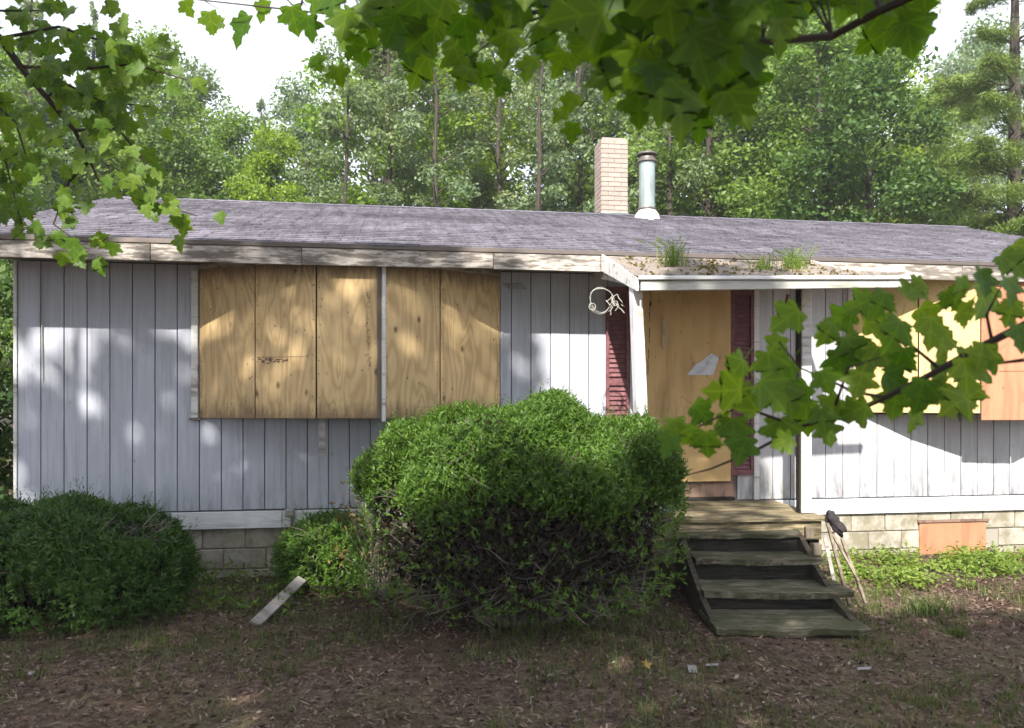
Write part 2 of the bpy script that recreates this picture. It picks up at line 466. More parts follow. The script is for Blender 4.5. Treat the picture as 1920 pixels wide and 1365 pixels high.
# ------------------------------------------------------------------ mesh helpers
class MB:
    def __init__(self):
        self.v, self.f = [], []

    def add(self, vs, fs):
        o = len(self.v)
        self.v += [tuple(p) for p in vs]
        self.f += [tuple(i + o for i in q) for q in fs]
        return self

    def box(self, x0, x1, y0, y1, z0, z1):
        vs = [(x0, y0, z0), (x1, y0, z0), (x1, y1, z0), (x0, y1, z0), (x0, y0, z1), (x1, y0, z1), (x1, y1, z1), (x0, y1, z1)]
        return self.add(vs, [(0, 3, 2, 1), (4, 5, 6, 7), (0, 1, 5, 4), (1, 2, 6, 5), (2, 3, 7, 6), (3, 0, 4, 7)])

    def hexa(self, p):
        """8 corners: bottom ring 0-3, top ring 4-7"""
        return self.add(p, [(0, 3, 2, 1), (4, 5, 6, 7), (0, 1, 5, 4), (1, 2, 6, 5), (2, 3, 7, 6), (3, 0, 4, 7)])

    def beam(self, a, b, w, h, up=(0, 0, 1)):
        a, b = Vector(a), Vector(b)
        d = (b - a).normalized()
        s = d.cross(Vector(up))
        if s.length < 1e-4:
            s = d.cross(Vector((0, 1, 0)))
        s.normalize()
        t = s.cross(d).normalized()
        s, t = s * w / 2, t * h / 2
        return self.hexa([a - s - t, a + s - t, a + s + t, a - s + t, b - s - t, b + s - t, b + s + t, b - s + t])

    def tube(self, pts, rad, n=6, cap=True):
        pts = [Vector(p) for p in pts]
        if not hasattr(rad, '__len__'):
            rad = [rad] * len(pts)
        o = len(self.v)
        ref = Vector((0.31, 0.17, 0.93))
        for i, p in enumerate(pts):
            d = (pts[min(i + 1, len(pts) - 1)] - pts[max(i - 1, 0)])
            d = d.normalized() if d.length > 1e-9 else Vector((0, 0, 1))
            s = d.cross(ref)
            if s.length < 0.05:
                s = d.cross(Vector((1, 0, 0)))
            s.normalize()
            t = d.cross(s)
            for j in range(n):
                a = 2 * math.pi * j / n
                self.v.append(tuple(p + (s * math.cos(a) + t * math.sin(a)) * rad[i]))
        for i in range(len(pts) - 1):
            for j in range(n):
                a, b = o + i * n + j, o + i * n + (j + 1) % n
                self.f.append((a, b, b + n, a + n))
        if cap:
            self.f.append(tuple(o + j for j in range(n))[::-1])
            self.f.append(tuple(o + (len(pts) - 1) * n + j for j in range(n)))
        return self

    def lathe(self, prof, n=20, cx=0, cy=0):
        o = len(self.v)
        for r, z in prof:
            for j in range(n):
                a = 2 * math.pi * j / n
                self.v.append((cx + r * math.cos(a), cy + r * math.sin(a), z))
        for i in range(len(prof) - 1):
            for j in range(n):
                a, b = o + i * n + j, o + i * n + (j + 1) % n
                self.f.append((a, b, b + n, a + n))
        return self

    def prism(self, poly, d):
        """planar polygon (3D points) pushed by the vector d"""
        n = len(poly)
        d = Vector(d)
        vs = [Vector(p) for p in poly] + [Vector(p) + d for p in poly]
        fs = [tuple(range(n))[::-1], tuple(range(n, 2 * n))] + [(i, (i + 1) % n, n + (i + 1) % n, n + i) for i in range(n)]
        return self.add(vs, fs)

    def mesh(self, name):
        me = bpy.data.meshes.new(name)
        me.from_pydata(self.v, [], self.f)
        me.update()
        return me

    def build(self, name, m, parent=None, bevel=0, smooth=False, kind=None):
        me = self.mesh(name)
        me.materials.append(m)
        if smooth:
            me.polygons.foreach_set('use_smooth', [True] * len(me.polygons))
        o = link(name, me, parent)
        if bevel:
            bv = o.modifiers.new("bevel", 'BEVEL')
            bv.width = bevel; bv.segments = 1; bv.limit_method = 'ANGLE'
        if kind:
            o['kind'] = kind
        return o


def link(name, data, parent=None):
    o = bpy.data.objects.new(name, data)
    C.objects.link(o)
    if parent:
        o.parent = parent
    return o


def tag(o, label, cat, group=None, kind=None):
    o['label'] = label
    o['category'] = cat
    if group:
        o['group'] = group
    if kind:
        o['kind'] = kind
    return o


def thing(name, label, cat, loc=(0, 0, 0), rz=0, group=None):
    o = link(name, None)
    o.location = loc
    o.rotation_euler = (0, 0, rz)
    return tag(o, label, cat, group)


def quads(name, P, m, parent=None, kind=None):
    """P: array (n, 4, 3) of quads -> one mesh object"""
    me = quad_mesh(name, P, m)
    o = link(name, me, parent)
    if kind:
        o['kind'] = kind
    return o


def quad_mesh(name, P, m):
    n = len(P)
    me = bpy.data.meshes.new(name)
    me.vertices.add(n * 4)
    me.vertices.foreach_set('co', np.ascontiguousarray(P, dtype=np.float32).ravel())
    me.loops.add(n * 4)
    me.loops.foreach_set('vertex_index', np.arange(n * 4, dtype=np.int32))
    me.polygons.add(n)
    me.polygons.foreach_set('loop_start', np.arange(0, n * 4, 4, dtype=np.int32))
    me.polygons.foreach_set('loop_total', np.full(n, 4, dtype=np.int32))
    me.update(calc_edges=True)
    me.materials.append(m)
    return me


def unit(a):
    return a / np.maximum(np.linalg.norm(a, axis=-1, keepdims=True), 1e-9)


def rhombi(c, axis, side, L, W):
    """leaf shaped quads: centre, long axis, side axis, half length, half width"""
    L = np.asarray(L).reshape(-1, 1); W = np.asarray(W).reshape(-1, 1)
    return np.stack([c - axis * L, c + side * W - axis * L * 0.15, c + axis * L, c - side * W - axis * L * 0.15], axis=1)


def rand_leaves(c, L, W, up=0.3, r=rng):
    n = len(c)
    ax = unit(r.normal(size=(n, 3)))
    nr = r.normal(size=(n, 3)); nr[:, 2] += up * 3
    nr = unit(nr)
    sd = unit(np.cross(ax, nr))
    ax = unit(np.cross(nr, sd))
    s = r.uniform(0.7, 1.3, n)
    return rhombi(c, ax, sd, L * s, W * s)


def fbm(x, y, z=0.0):
    return mnoise.fractal(Vector((x, y, z)), 0.8, 2.1, 4)


# ------------------------------------------------------------------ ground
def ground_z(x, y):
    return 0.035 * fbm(x * 0.7, y * 0.7) + 0.012 * fbm(x * 3.1, y * 3.1, 5)


xs = np.concatenate([np.linspace(-120, -9, 16), np.arange(-8.8, 8.81, 0.1), np.linspace(9, 120, 16)])
ys = np.concatenate([np.linspace(-50, -3.2, 10), np.arange(-3.0, 10.01, 0.1), np.linspace(10.5, 130, 18)])
gv, gf = [], []
for yy in ys:
    for xx in xs:
        gv.append((xx, yy, ground_z(xx, yy) if abs(xx) < 9 and -3.1 < yy < 10.1 else -0.02))
nx = len(xs)
for j in range(len(ys) - 1):
    for i in range(nx - 1):
        gf.append((j * nx + i, j * nx + i + 1, (j + 1) * nx + i + 1, (j + 1) * nx + i))
g = MB(); g.v, g.f = gv, gf
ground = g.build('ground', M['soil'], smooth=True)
ground['kind'] = 'structure'

# ------------------------------------------------------------------ the house
UL, UR = -4.68, 7.40            # ends of the front wall
ZB, ZE = 0.655, 3.03            # bottom of siding, underside of eaves
EV = -0.60                      # eave line
house = thing('house', 'boarded-up white single-storey house with grooved siding and low gray shingle roof', 'house', P0, TH)

# walls: a backing box, groove shade put into its dark colour, boards in front
wall = MB().box(UL + 0.01, UR - 0.01, 0.012, 7.0, 0.48, ZE + 0.06).build('wall', M['groove'], house)
BAY_L = [(-3.05, 0.0), (-2.475, -0.30), (-1.90, -0.49), (-1.295, -0.49), (-0.755, -0.30), (-0.127, 0.0)]
BAY_R = [(3.776, 0.0), (4.32, -0.32), (4.87, -0.54), (5.48, -0.56), (6.04, -0.32), (6.62, 0.0)]
BZ = 1.555
u = UL
PITCH = 0.2032
while u < UR - 0.02:
    a, b = u + 0.0045, min(u + PITCH, UR) - 0.0045
    mid = (a + b) / 2
    z0, z1 = ZB, ZE
    skip = False
    if -3.0 < mid < -0.2 or 3.85 < mid < 6.6:
        z1 = BZ + 0.1
    if 1.30 < mid < 2.40:
        skip = True
    if not skip:
        dz = random.uniform(-0.003, 0.003)
        dv = random.uniform(-0.002, 0.002)
        MB().box(a, b, -0.004 + dv, 0.012, z0 + dz, z1).build('siding_board', M['siding_dirty'] if 2.3 < mid < 3.2 else M['siding_mildew'] if mid > 3.2 else M['siding'], wall, bevel=0.003)
    u += PITCH
# side and gable walls
for uu, s in ((UL, -1), (UR, 1)):
    MB().prism([(uu, 0.0, 0.45), (uu, 7.0, 0.45), (uu, 7.0, 3.0), (uu, 3.5, 4.42), (uu, 0.0, 3.0)], (0.02 * s, 0, 0)).build('gable_wall', M['siding'], house)

# pale sill boards and block foundation
for a, b in ((UL - 0.01, -2.28), (-2.275, 0.4), (0.405, 3.02), (3.025, UR + 0.01)):
    MB().box(a, b, -0.022, 0.012, 0.475 + random.uniform(-0.004, 0.004), 0.640).build('sill_board', M['sill'], house, bevel=0.004)
found = MB().box(UL + 0.05, UR - 0.05, 0.035, 6.9, -0.3, 0.5).build('foundation', M['mortar'], house)
for row in range(4):
    z1 = 0.468 - row * 0.2
    u = UL + 0.05 - (0.2 if row % 2 else 0)
    while u < UR - 0.06:
        a, b = max(u, UL + 0.05), min(u + 0.392, UR - 0.05)
        if b - a > 0.05 and not (4.57 < (a + b) / 2 < 5.40 and z1 < 0.37 and row > 0):
            dv = random.uniform(-0.004, 0.004)
            MB().box(a, b, 0.018 + dv, 0.05, z1 - 0.19, z1).build('concrete_block', M['block'], found, bevel=0.006)
        u += 0.4
pan = MB().box(4.575, 5.395, 0.004, 0.034, 0.0, 0.355).build('access_panel', M['ply_red'], house, bevel=0.003)
MB().box(4.55, 5.42, -0.012, 0.034, 0.359, 0.385).build('panel_lintel', M['door'], pan)

# roof
EZ, RZ, RV = 3.17, 4.53, 3.5    # eave and ridge height, ridge line
REL, RER = -5.02, 7.8
sl = (RZ - EZ) / (RV - EV)
roof = MB().prism([(REL, EV, EZ - 0.03), (REL, RV, RZ - 0.03), (REL, 7.6, EZ - 0.03), (REL, 7.6, EZ - 0.10), (REL, RV, RZ - 0.13), (REL, EV, EZ - 0.10)], (RER - REL, 0, 0)).build('roof', M['soffit'], house)
vs = []
mb = MB()
L = math.hypot(RZ - EZ, RV - EV)
dv, dz = (RV - EV) / L, (RZ - EZ) / L
ncourse = 30
for i in range(ncourse):
    s0 = -0.03 + i * (L / ncourse)
    s1 = s0 + L / ncourse * 1.25
    uu = REL - 0.03 - (0.15 if i % 2 else 0)
    wob = random.uniform(-0.006, 0.006)
    while uu < RER:
        w = 0.305
        a, b = max(uu, REL - 0.03), min(uu + w - 0.006, RER + 0.03)
        uu += w
        if b - a < 0.03:
            continue
        e = wob + random.uniform(-0.007, 0.007)
        lift = 0.007 + random.uniform(0, 0.006)
        pts = []
        for (uq, sq, h) in ((a, s0 + e, lift), (b, s0 + e, lift), (b, s1, -0.004), (a, s1, -0.004)):
            pts.append((uq, EV + dv * sq - dz * h, EZ - 0.02 + dz * sq + dv * h))
        low = [(p[0], p[1] + dz * 0.012, p[2] - dv * 0.012) for p in pts[:2]]
        mb.add(pts + low, [(0, 1, 2, 3), (4, 5, 1, 0)])
# rear slope: plain
mb.add([(REL - 0.03, RV, RZ), (RER + 0.03, RV, RZ), (RER + 0.03, 7.62, EZ), (REL - 0.03, 7.62, EZ)], [(0, 1, 2, 3)])
mb.build('shingles', M['shingle'], roof, kind='stuff')
for i in range(43):
    a = REL + i * 0.3005
    MB().add([(a, RV - 0.14, RZ - 0.052), (a + 0.31, RV - 0.14, RZ - 0.056), (a + 0.31, RV, RZ - 0.008), (a, RV, RZ - 0.003), (a + 0.31, RV + 0.14, RZ - 0.056), (a, RV + 0.14, RZ - 0.052)],
             [(0, 1, 2, 3), (3, 2, 4, 5)]).build('ridge_shingle', M['shingle'], roof)
# drip edge, rake boards, fascia boards, soffit
MB().box(REL - 0.02, RER, EV - 0.028, EV - 0.020, EZ - 0.055, EZ - 0.016).build('drip_edge', M['dark_metal'], house)
for uu in (REL, RER):
    mbr = MB()
    o_ = -0.025 if uu < 0 else 0.0
    mbr.prism([(uu + o_, EV, EZ - 0.19), (uu + o_, EV, EZ - 0.04), (uu + o_, RV, RZ - 0.04), (uu + o_, RV, RZ - 0.19)], (0.025, 0, 0))
    mbr.build('rake_board', M['fascia'], house)
FB = 2.955
for a, b, tilt in ((REL, -3.32, 0.0), (-3.315, -2.02, 0.004), (-2.015, -0.27, -0.004), (-0.265, 0.77, 0.002), (0.775, 2.85, 0.0), (2.855, 4.6, 0.003), (4.605, RER, 0.0)):
    MB().hexa([(a, EV - 0.020, FB + tilt), (b, EV - 0.020, FB - tilt), (b, EV, FB - tilt), (a, EV, FB + tilt),
               (a, EV - 0.020, EZ - 0.062), (b, EV - 0.020, EZ - 0.062), (b, EV, EZ - 0.062), (a, EV, EZ - 0.062)]).build('fascia_board', M['fascia'], house, bevel=0.004)
MB().box(REL + 0.03, RER - 0.03, EV + 0.002, -0.006, 3.04, 3.052).build('soffit', M['soffit'], house)
MB().tube([(-4.46, -0.03, 2.99), (-4.455, -0.025, 2.7), (-4.46, -0.02, 2.35), (-4.452, -0.012, 1.9)], 0.006, 5).build('cable', M['wire'], house)
for i in range(3):
    MB().beam((-0.10 + 0.02 * i, -0.05 - 0.03 * i, 2.90 - 0.022 * i), (0.10 + 0.015 * i, -0.09, 2.905 - 0.025 * i), 0.02, 0.008).build('torn_soffit_strip', M['gray_plank'], house)

# corner boards
MB().box(UL - 0.03, UL + 0.0, -0.02, 0.05, ZB, ZE).build('corner_board', M['trim'], house, bevel=0.003)


# bay windows: bowed row of plywood sheets
def bay(pts, mats, drops, name_kind):
    z1 = 3.036
    base = MB()
    poly = [(p[0], p[1] + 0.012, BZ + 0.012) for p in pts]
    base.prism(poly, (0, 0, z1 - BZ - 0.02))
    b = base.build('bay_window', M['riser'], house)
    for i in range(5):
        (ua, va), (ub, vb) = pts[i], pts[i + 1]
        d = Vector((ub - ua, vb - va, 0)); ln = d.length; d.normalize()
        nrm = Vector((d.y, -d.x, 0))
        th = 0.014 + 0.004 * (i % 2)
        g = 0.006
        a = Vector((ua, va, 0)) + d * g
        c = Vector((ub, vb, 0)) - d * g
        zb = BZ + drops[i] + random.uniform(-0.004, 0.004)
        zt = z1 - random.uniform(0, 0.012)
        lo = [a, c, c + nrm * th, a + nrm * th]
        MB().hexa([Vector((p.x, p.y, zb)) for p in lo] + [Vector((p.x, p.y, zt)) for p in lo]).build('plywood_sheet', mats[i], b, bevel=0.0015)
        mk = MB()
        for q in range(9):
            for xx in (0.03, ln - 0.03):
                p_ = Vector((ua, va, 0)) + d * (xx + random.uniform(-.008, .008)) + nrm * (th + 0.001)
                zq = zb + 0.05 + q * (zt - zb - 0.12) / 8 + random.uniform(-.03, .03)
                mk.beam((p_.x, p_.y, zq - .005), (p_.x, p_.y, zq + .005), 0.010, 0.002, up=nrm)
        mk.build('screw_heads', M['dark_metal'], b, kind='stuff')
        # head trim strip under the soffit
        lo = [a + nrm * th * 1.01, c + nrm * th * 1.01, c + nrm * (th + 0.012), a + nrm * (th + 0.012)]
        MB().hexa([Vector((p.x, p.y, 2.99)) for p in lo] + [Vector((p.x, p.y, 3.032)) for p in lo]).build('head_trim', M['soffit'], b)
    return b


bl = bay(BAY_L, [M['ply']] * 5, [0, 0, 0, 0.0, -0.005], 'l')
MB().box(-3.122, -3.062, -0.040, 0.012, BZ, 2.97).build('side_trim', M['trim'], bl, bevel=0.003)
MB().box(-3.14, -3.03, -0.055, -0.005, BZ - 0.022, BZ - 0.004).build('sill_end', M['dark_metal'], bl)
MB().tube([(-1.285, -0.525, BZ - 0.03), (-1.285, -0.522, 2.97)], 0.020, 6).build('mullion', M['trim'], bl)
MB().beam((-1.33, -0.515, BZ), (-1.33, -0.515, 2.97), 0.03, 0.012).build('mullion_edge', M['dark_metal'], bl)
MB().box(-0.118, -0.09, -0.02, 0.012, BZ - 0.02, 2.97).build('side_trim', M['siding'], bl)
# batten hanging under the bay
MB().box(-1.885, -1.825, -0.465, -0.445, 1.20, 1.565).build('hanging_batten', M['gray_plank'], bl, bevel=0.003)
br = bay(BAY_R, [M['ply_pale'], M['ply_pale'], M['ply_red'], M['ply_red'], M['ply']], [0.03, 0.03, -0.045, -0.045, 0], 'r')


# stamp marks on the sheets: a vertical run of small ink strokes and a boxed stain
def sheet_frame(pts, i):
    (ua, va), (ub, vb) = pts[i], pts[i + 1]
    d = Vector((ub - ua, vb - va, 0)); ln = d.length; d.normalize()
    return Vector((ua, va, 0)), d, Vector((d.y, -d.x, 0)), ln


o3, d3, n3, l3 = sheet_frame(BAY_L, 2)
mk = MB()
zz = 2.74
for ch in range(26):
    h = random.uniform(0.012, 0.028)
    for s in range(random.choice((1, 2, 2, 3))):
        x = 0.47 + random.uniform(-0.018, 0.022)
        a = o3 + d3 * x + n3 * 0.0195
        b_ = a + d3 * random.uniform(-0.018, 0.018)
        mk.beam((a.x, a.y, zz - random.uniform(0, h)), (b_.x, b_.y, zz - h + random.uniform(-0.006, 0.012)), 0.0045, 0.0008, up=n3)
    zz -= h + 0.006
    if ch in (5, 13, 19):
        zz -= 0.02
mk.build('grade_stamp', M['ink'], bl)
o1, d1, n1_, l1 = sheet_frame(BAY_L, 1)
mk = MB()
for j in range(34):
    x = random.uniform(0.02, 0.33)
    z = 2.095 + random.uniform(-0.035, 0.022) * (1.0 if x < 0.14 else 0.5)
    a = o1 + d1 * x + n1_ * 0.0195
    e = a + d1 * random.uniform(0.01, 0.035)
    mk.beam((a.x, a.y, z), (e.x, e.y, z + random.uniform(-0.006, 0.006)), 0.006 + random.uniform(0, 0.006), 0.0008, up=n1_)
a = o1 + d1 * 0.02 + n1_ * 0.0192; e = o1 + d1 * 0.50 + n1_ * 0.0192
mk.beam((a.x, a.y, 2.125), (e.x, e.y, 2.127), 0.005, 0.0006, up=n1_)
mk.build('grade_stamp', M['stain'], bl)

# door with its plywood cover, frame and the two louvred shutters
DZ = 0.66
door = MB().box(1.30, 2.40, -0.02, 0.012, DZ, 2.93).build('door', M['door'], house)
MB().box(1.24, 1.335, -0.035, 0.01, DZ, 2.93).build('door_jamb', M['siding'], door, bevel=0.004)
MB().box(1.345, 2.335, -0.062, -0.022, 0.862, 2.93).build('plywood_cover', M['ply_door'], door, bevel=0.003)
MB().box(1.33, 2.37, -0.09, -0.022, DZ, DZ + 0.035).build('threshold', M['riser'], door)
mk = MB()
for i in range(16):
    z = 2.86 - i * 0.055
    if i in (6, 10):
        continue
    w = 0.022 if i == 2 else random.uniform(0.004, 0.010)
    mk.beam((1.452 + random.uniform(-0.008, 0.008) - i * 0.002, -0.0625, z), (1.452 - i * 0.002, -0.0625, z - 0.05), w, 0.002, up=(0, 1, 0))
mk.build('split', M['ink'], door, kind='stuff')


def shutter(u0, u1, z0, z1, slats):
    f = MB()
    f.box(u0, u0 + 0.032, -0.034, -0.006, z0, z1).box(u1 - 0.032, u1, -0.034, -0.006, z0, z1)
    for za, zb in ((z0, z0 + 0.06), (z1 - 0.06, z1), ((z0 + z1) / 2 - 0.035, (z0 + z1) / 2 + 0.035)):
        f.box(u0 + 0.033, u1 - 0.033, -0.032, -0.006, za, zb)
    f.box(u0 + 0.01, u1 - 0.01, -0.0055, -0.004, z0, z1)
    sh = f.build('shutter', M['shutter'], house)
    me = None
    n = slats
    for i in range(n):
        z = z0 + 0.085 + (z1 - z0 - 0.17) * i / (n - 1)
        if abs(z - (z0 + z1) / 2) < 0.05:
            continue
        if me is None:
            w = u1 - u0 - 0.068
            m_ = MB()
            m_.hexa([(-w / 2, -0.026, -0.018), (w / 2, -0.026, -0.018), (w / 2, -0.022, -0.016), (-w / 2, -0.022, -0.016),
                     (-w / 2, -0.012, 0.016), (w / 2, -0.012, 0.016), (w / 2, -0.008, 0.018), (-w / 2, -0.008, 0.018)])
            me = m_.mesh('slat'); me.materials.append(M['shutter'])
        s = link('slat', me, sh)
        s.location = ((u0 + u1) / 2, 0, z)
        s.rotation_euler = (random.uniform(-0.12, 0.12), 0, random.uniform(-0.015, 0.015))


shutter(0.985, 1.232, 0.92, 2.90, 38)
shutter(2.350, 2.605, 0.92, 2.90, 38)
MB().box(2.612, 2.672, -0.03, 0.0, ZB, 2.95).build('corner_trim', M['trim'], house, bevel=0.003)
MB().box(3.10, 3.135, -0.04, 0.0, ZB, 2.95).build('corner_trim', M['riser'], house)
MB().box(3.70, 3.755, -0.03, 0.0, BZ - 0.02, 2.95).build('corner_trim', M['trim'], house, bevel=0.003)

# vent box on the sill, rusty lamp bracket below the porch roof
MB().box(-2.245, -2.155, -0.09, -0.023, 0.585, 0.665).build('vent_box', M['gray_plank'], house, bevel=0.012)
MB().box(-2.19, -2.16, -0.06, -0.0225, 0.50, 0.582).build('vent_pipe', M['dark_metal'], house)

# porch roof: the slope runs on over the steps
PE = -1.70
PZ0, PZ1 = 2.735, 2.785         # the edge sags at the left


def pz(u, v):
    t = (u - 0.77) / (2.95 - 0.77)
    ze = PZ0 + (PZ1 - PZ0) * t
    w = (v - EV) / (PE - EV)
    return (EZ - 0.07) * (1 - w) + ze * w


PA, PB = 0.80, 2.92
porch = MB().hexa([(PA, PE, pz(PA, PE) - 0.08), (PB, PE, pz(PB, PE) - 0.08), (PB, -0.05, pz(PB, -0.05) - 0.28), (PA, -0.05, pz(PA, -0.05) - 0.28),
                   (PA, PE, pz(PA, PE) - 0.02), (PB, PE, pz(PB, PE) - 0.02), (PB, EV - 0.03, pz(PB, EV) - 0.02), (PA, EV - 0.03, pz(PA, EV) - 0.02)]).build('porch_roof', M['soffit'], house)
nu, nv = 60, 16
mb = MB()
for j in range(nv + 1):
    for i in range(nu + 1):
        uu = PA - 0.02 + (PB - PA + 0.04) * i / nu
        vv = PE - 0.04 + (EV - PE + 0.02) * j / nv
        mb.v.append((uu, vv, pz(uu, vv) + 0.004 + 0.022 * abs(fbm(uu * 5, vv * 5, 2)) + (0.010 if j % 3 == 0 else 0)))
for j in range(nv):
    for i in range(nu):
        a = j * (nu + 1) + i
        mb.f.append((a, a + 1, a + nu + 2, a + nu + 1))
mb.build('mossy_roofing', M['old_roof'], porch, kind='stuff')
pr = []
for uu, nm in ((PA - 0.025, 'rake_board'), (PB, 'rake_board')):
    MB().prism([(uu, PE - 0.02, pz(uu, PE) - 0.115), (uu, PE - 0.02, pz(uu, PE) - 0.004), (uu, EV - 0.021, pz(uu, EV) + 0.02), (uu, EV - 0.021, FB + 0.005)], (0.025, 0, 0)).build(nm, M['trim'], porch, bevel=0.003)
fe = 3.22
z_a, z_b = pz(PA, PE), pz(fe, PE)
MB().hexa([(PA + 0.01, PE - 0.045, z_a - 0.115), (fe, PE - 0.045, z_b - 0.095), (fe, PE - 0.021, z_b - 0.095), (PA + 0.01, PE - 0.021, z_a - 0.115),
           (PA + 0.01, PE - 0.045, z_a - 0.030), (fe, PE - 0.045, z_b - 0.030), (fe, PE - 0.021, z_b - 0.030), (PA + 0.01, PE - 0.021, z_a - 0.030)]).build('porch_fascia', M['gutter'], porch, bevel=0.004)
MB().hexa([(PA - 0.01, PE - 0.068, z_a - 0.028), (fe + 0.01, PE - 0.068, z_b - 0.028), (fe + 0.01, PE - 0.018, z_b - 0.028), (PA - 0.01, PE - 0.018, z_a - 0.028),
           (PA - 0.01, PE - 0.060, z_a + 0.006), (fe + 0.01, PE - 0.060, z_b + 0.004), (fe + 0.01, PE - 0.018, z_b + 0.006), (PA - 0.01, PE - 0.018, z_a + 0.008)]).build('gutter_lip', M['trim'], porch, bevel=0.006)
# posts
pl = MB().hexa([(0.870, -1.57, 0.62), (0.975, -1.57, 0.62), (0.975, -1.45, 0.62), (0.870, -1.45, 0.62),
                (0.785, -1.60, 2.72), (0.865, -1.60, 2.72), (0.865, -1.48, 2.72), (0.785, -1.48, 2.72)]).build('porch_post', M['post'], house, bevel=0.006)
p2 = MB().box(2.60, 2.70, -1.045, -0.955, DZ, 2.80).build('porch_post', M['trim'], house, bevel=0.006)
MB().box(2.580, 2.597, -1.03, -0.97, DZ, 2.78).build('post_edge', M['riser'], p2)
MB().tube([(2.72, -0.55, 2.78), (2.70, -0.56, 2.70), (2.74, -0.55, 2.66), (2.79, -0.56, 2.67)], 0.018, 6).build('lamp_bracket', M['rust'], house)

# chimney
ch = MB().box(1.965, 2.365, 3.82, 4.22, 3.9, 5.76).build('chimney', M['brick_mortar'], house)
bw, bh = 0.195, 0.064
meshes = {}


def brick(name, L_, D_, loc, rz, parent):
    key = (round(L_, 3), round(D_, 3))
    if key not in meshes:
        m_ = MB().box(-L_ / 2, L_ / 2, -D_ / 2, D_ / 2, 0, bh)
        me = m_.mesh('brick'); me.materials.append(M['brick']); meshes[key] = me
    o = link('brick', meshes[key], parent)
    o.location = loc
    o.rotation_euler = (0, 0, rz + random.uniform(-0.01, 0.01))


for r_ in range(22):
    z = 4.15 + r_ * 0.073
    for face in range(4):
        ang = face * math.pi / 2
        offs = (-0.1025, 0.1025) if r_ % 2 else (-0.155, 0.0, 0.155)
        for k_, of in enumerate(offs):
            ln = 0.195 if r_ % 2 else (0.095 if k_ != 1 else 0.195)
            px_, py_ = of, -0.2 - 0.003
            cx_ = 2.165 + px_ * math.cos(ang) - py_ * math.sin(ang)
            cy_ = 4.02 + px_ * math.sin(ang) + py_ * math.cos(ang)
            brick('brick', ln, 0.02, (cx_, cy_, z), ang, ch)
MB().box(1.94, 2.39, 3.795, 4.245, 4.2, 4.62).build('flashing', M['metal'], ch)
MB().box(1.975, 2.355, 3.83, 4.21, 5.755, 5.785).build('chimney_cap', M['brick_mortar'], ch)

# stove pipe
su, sv = 2.46, 3.12
sz = EZ + sl * (sv - EV)
sp = MB().lathe([(0.118, sz - 0.1), (0.118, sz + 0.80)], 22, su, sv).build('stove_pipe', M['metal'], house, smooth=True)
MB().lathe([(0.118, sz + 0.125), (0.135, sz + 0.118), (0.135, sz + 0.098), (0.118, sz + 0.09)], 22, su, sv).build('pipe_collar', M['dark_metal'], sp, smooth=True)
MB().lathe([(0.20, sz - 0.09), (0.175, sz + 0.02), (0.128, sz + 0.085), (0.119, sz + 0.09)], 22, su, sv).build('pipe_flashing', M['trim'], sp, smooth=True)
MB().lathe([(0.119, sz + 0.785), (0.145, sz + 0.79), (0.145, sz + 0.815), (0.12, sz + 0.82), (0.12, sz + 0.865)], 22, su, sv).build('pipe_band', M['dark_metal'], sp, smooth=True)
mb = MB().lathe([(0.0, sz + 0.955), (0.10, sz + 0.945), (0.155, sz + 0.915), (0.155, sz + 0.90), (0.0, sz + 0.90)], 22, su, sv)
for a in range(4):
    x, y = su + 0.1 * math.cos(a * 1.571 + 0.5), sv + 0.1 * math.sin(a * 1.571 + 0.5)
    mb.box(x - 0.008, x + 0.008, y - 0.008, y + 0.008, sz + 0.86, sz + 0.905)
mb.build('rain_cap', M['dark_metal'], sp)

# ------------------------------------------------------------------ porch landing, steps, remains of the handrail
land = thing('porch_landing', 'low weathered wooden landing in front of the boarded door', 'landing', HP(1.75, -0.6, 0), R(5))
W2 = 1.02
for i in range(8):
    y0 = -0.62 + i * 0.148
    MB().hexa([(-W2 + random.uniform(-0.03, 0.02), y0, 0.62), (W2 + random.uniform(-0.04, 0.02), y0, 0.62), (W2, y0 + 0.138, 0.62), (-W2, y0 + 0.138, 0.62),
               (-W2 + random.uniform(-0.03, 0.02), y0, 0.656 + random.uniform(-0.006, 0.004)), (W2, y0, 0.656 + random.uniform(-0.006, 0.004)), (W2, y0 + 0.138, 0.66), (-W2, y0 + 0.138, 0.66)]).build('deck_board', M['deck'], land, bevel=0.005)
MB().box(-W2, W2 - 0.05, -0.585, -0.55, 0.45, 0.615).build('rim_joist', M['deck'], land, bevel=0.004)
for x in (-W2 + 0.1, W2 - 0.1):
    for y in (-0.5, 0.4):
        MB().box(x - 0.045, x + 0.045, y - 0.045, y + 0.045, -0.05, 0.615).build('landing_post', M['riser'], land)

steps = thing('wooden_steps', 'rotting mossy wooden steps leading up to the porch landing', 'steps', (2.05, 6.3, 0), 0)


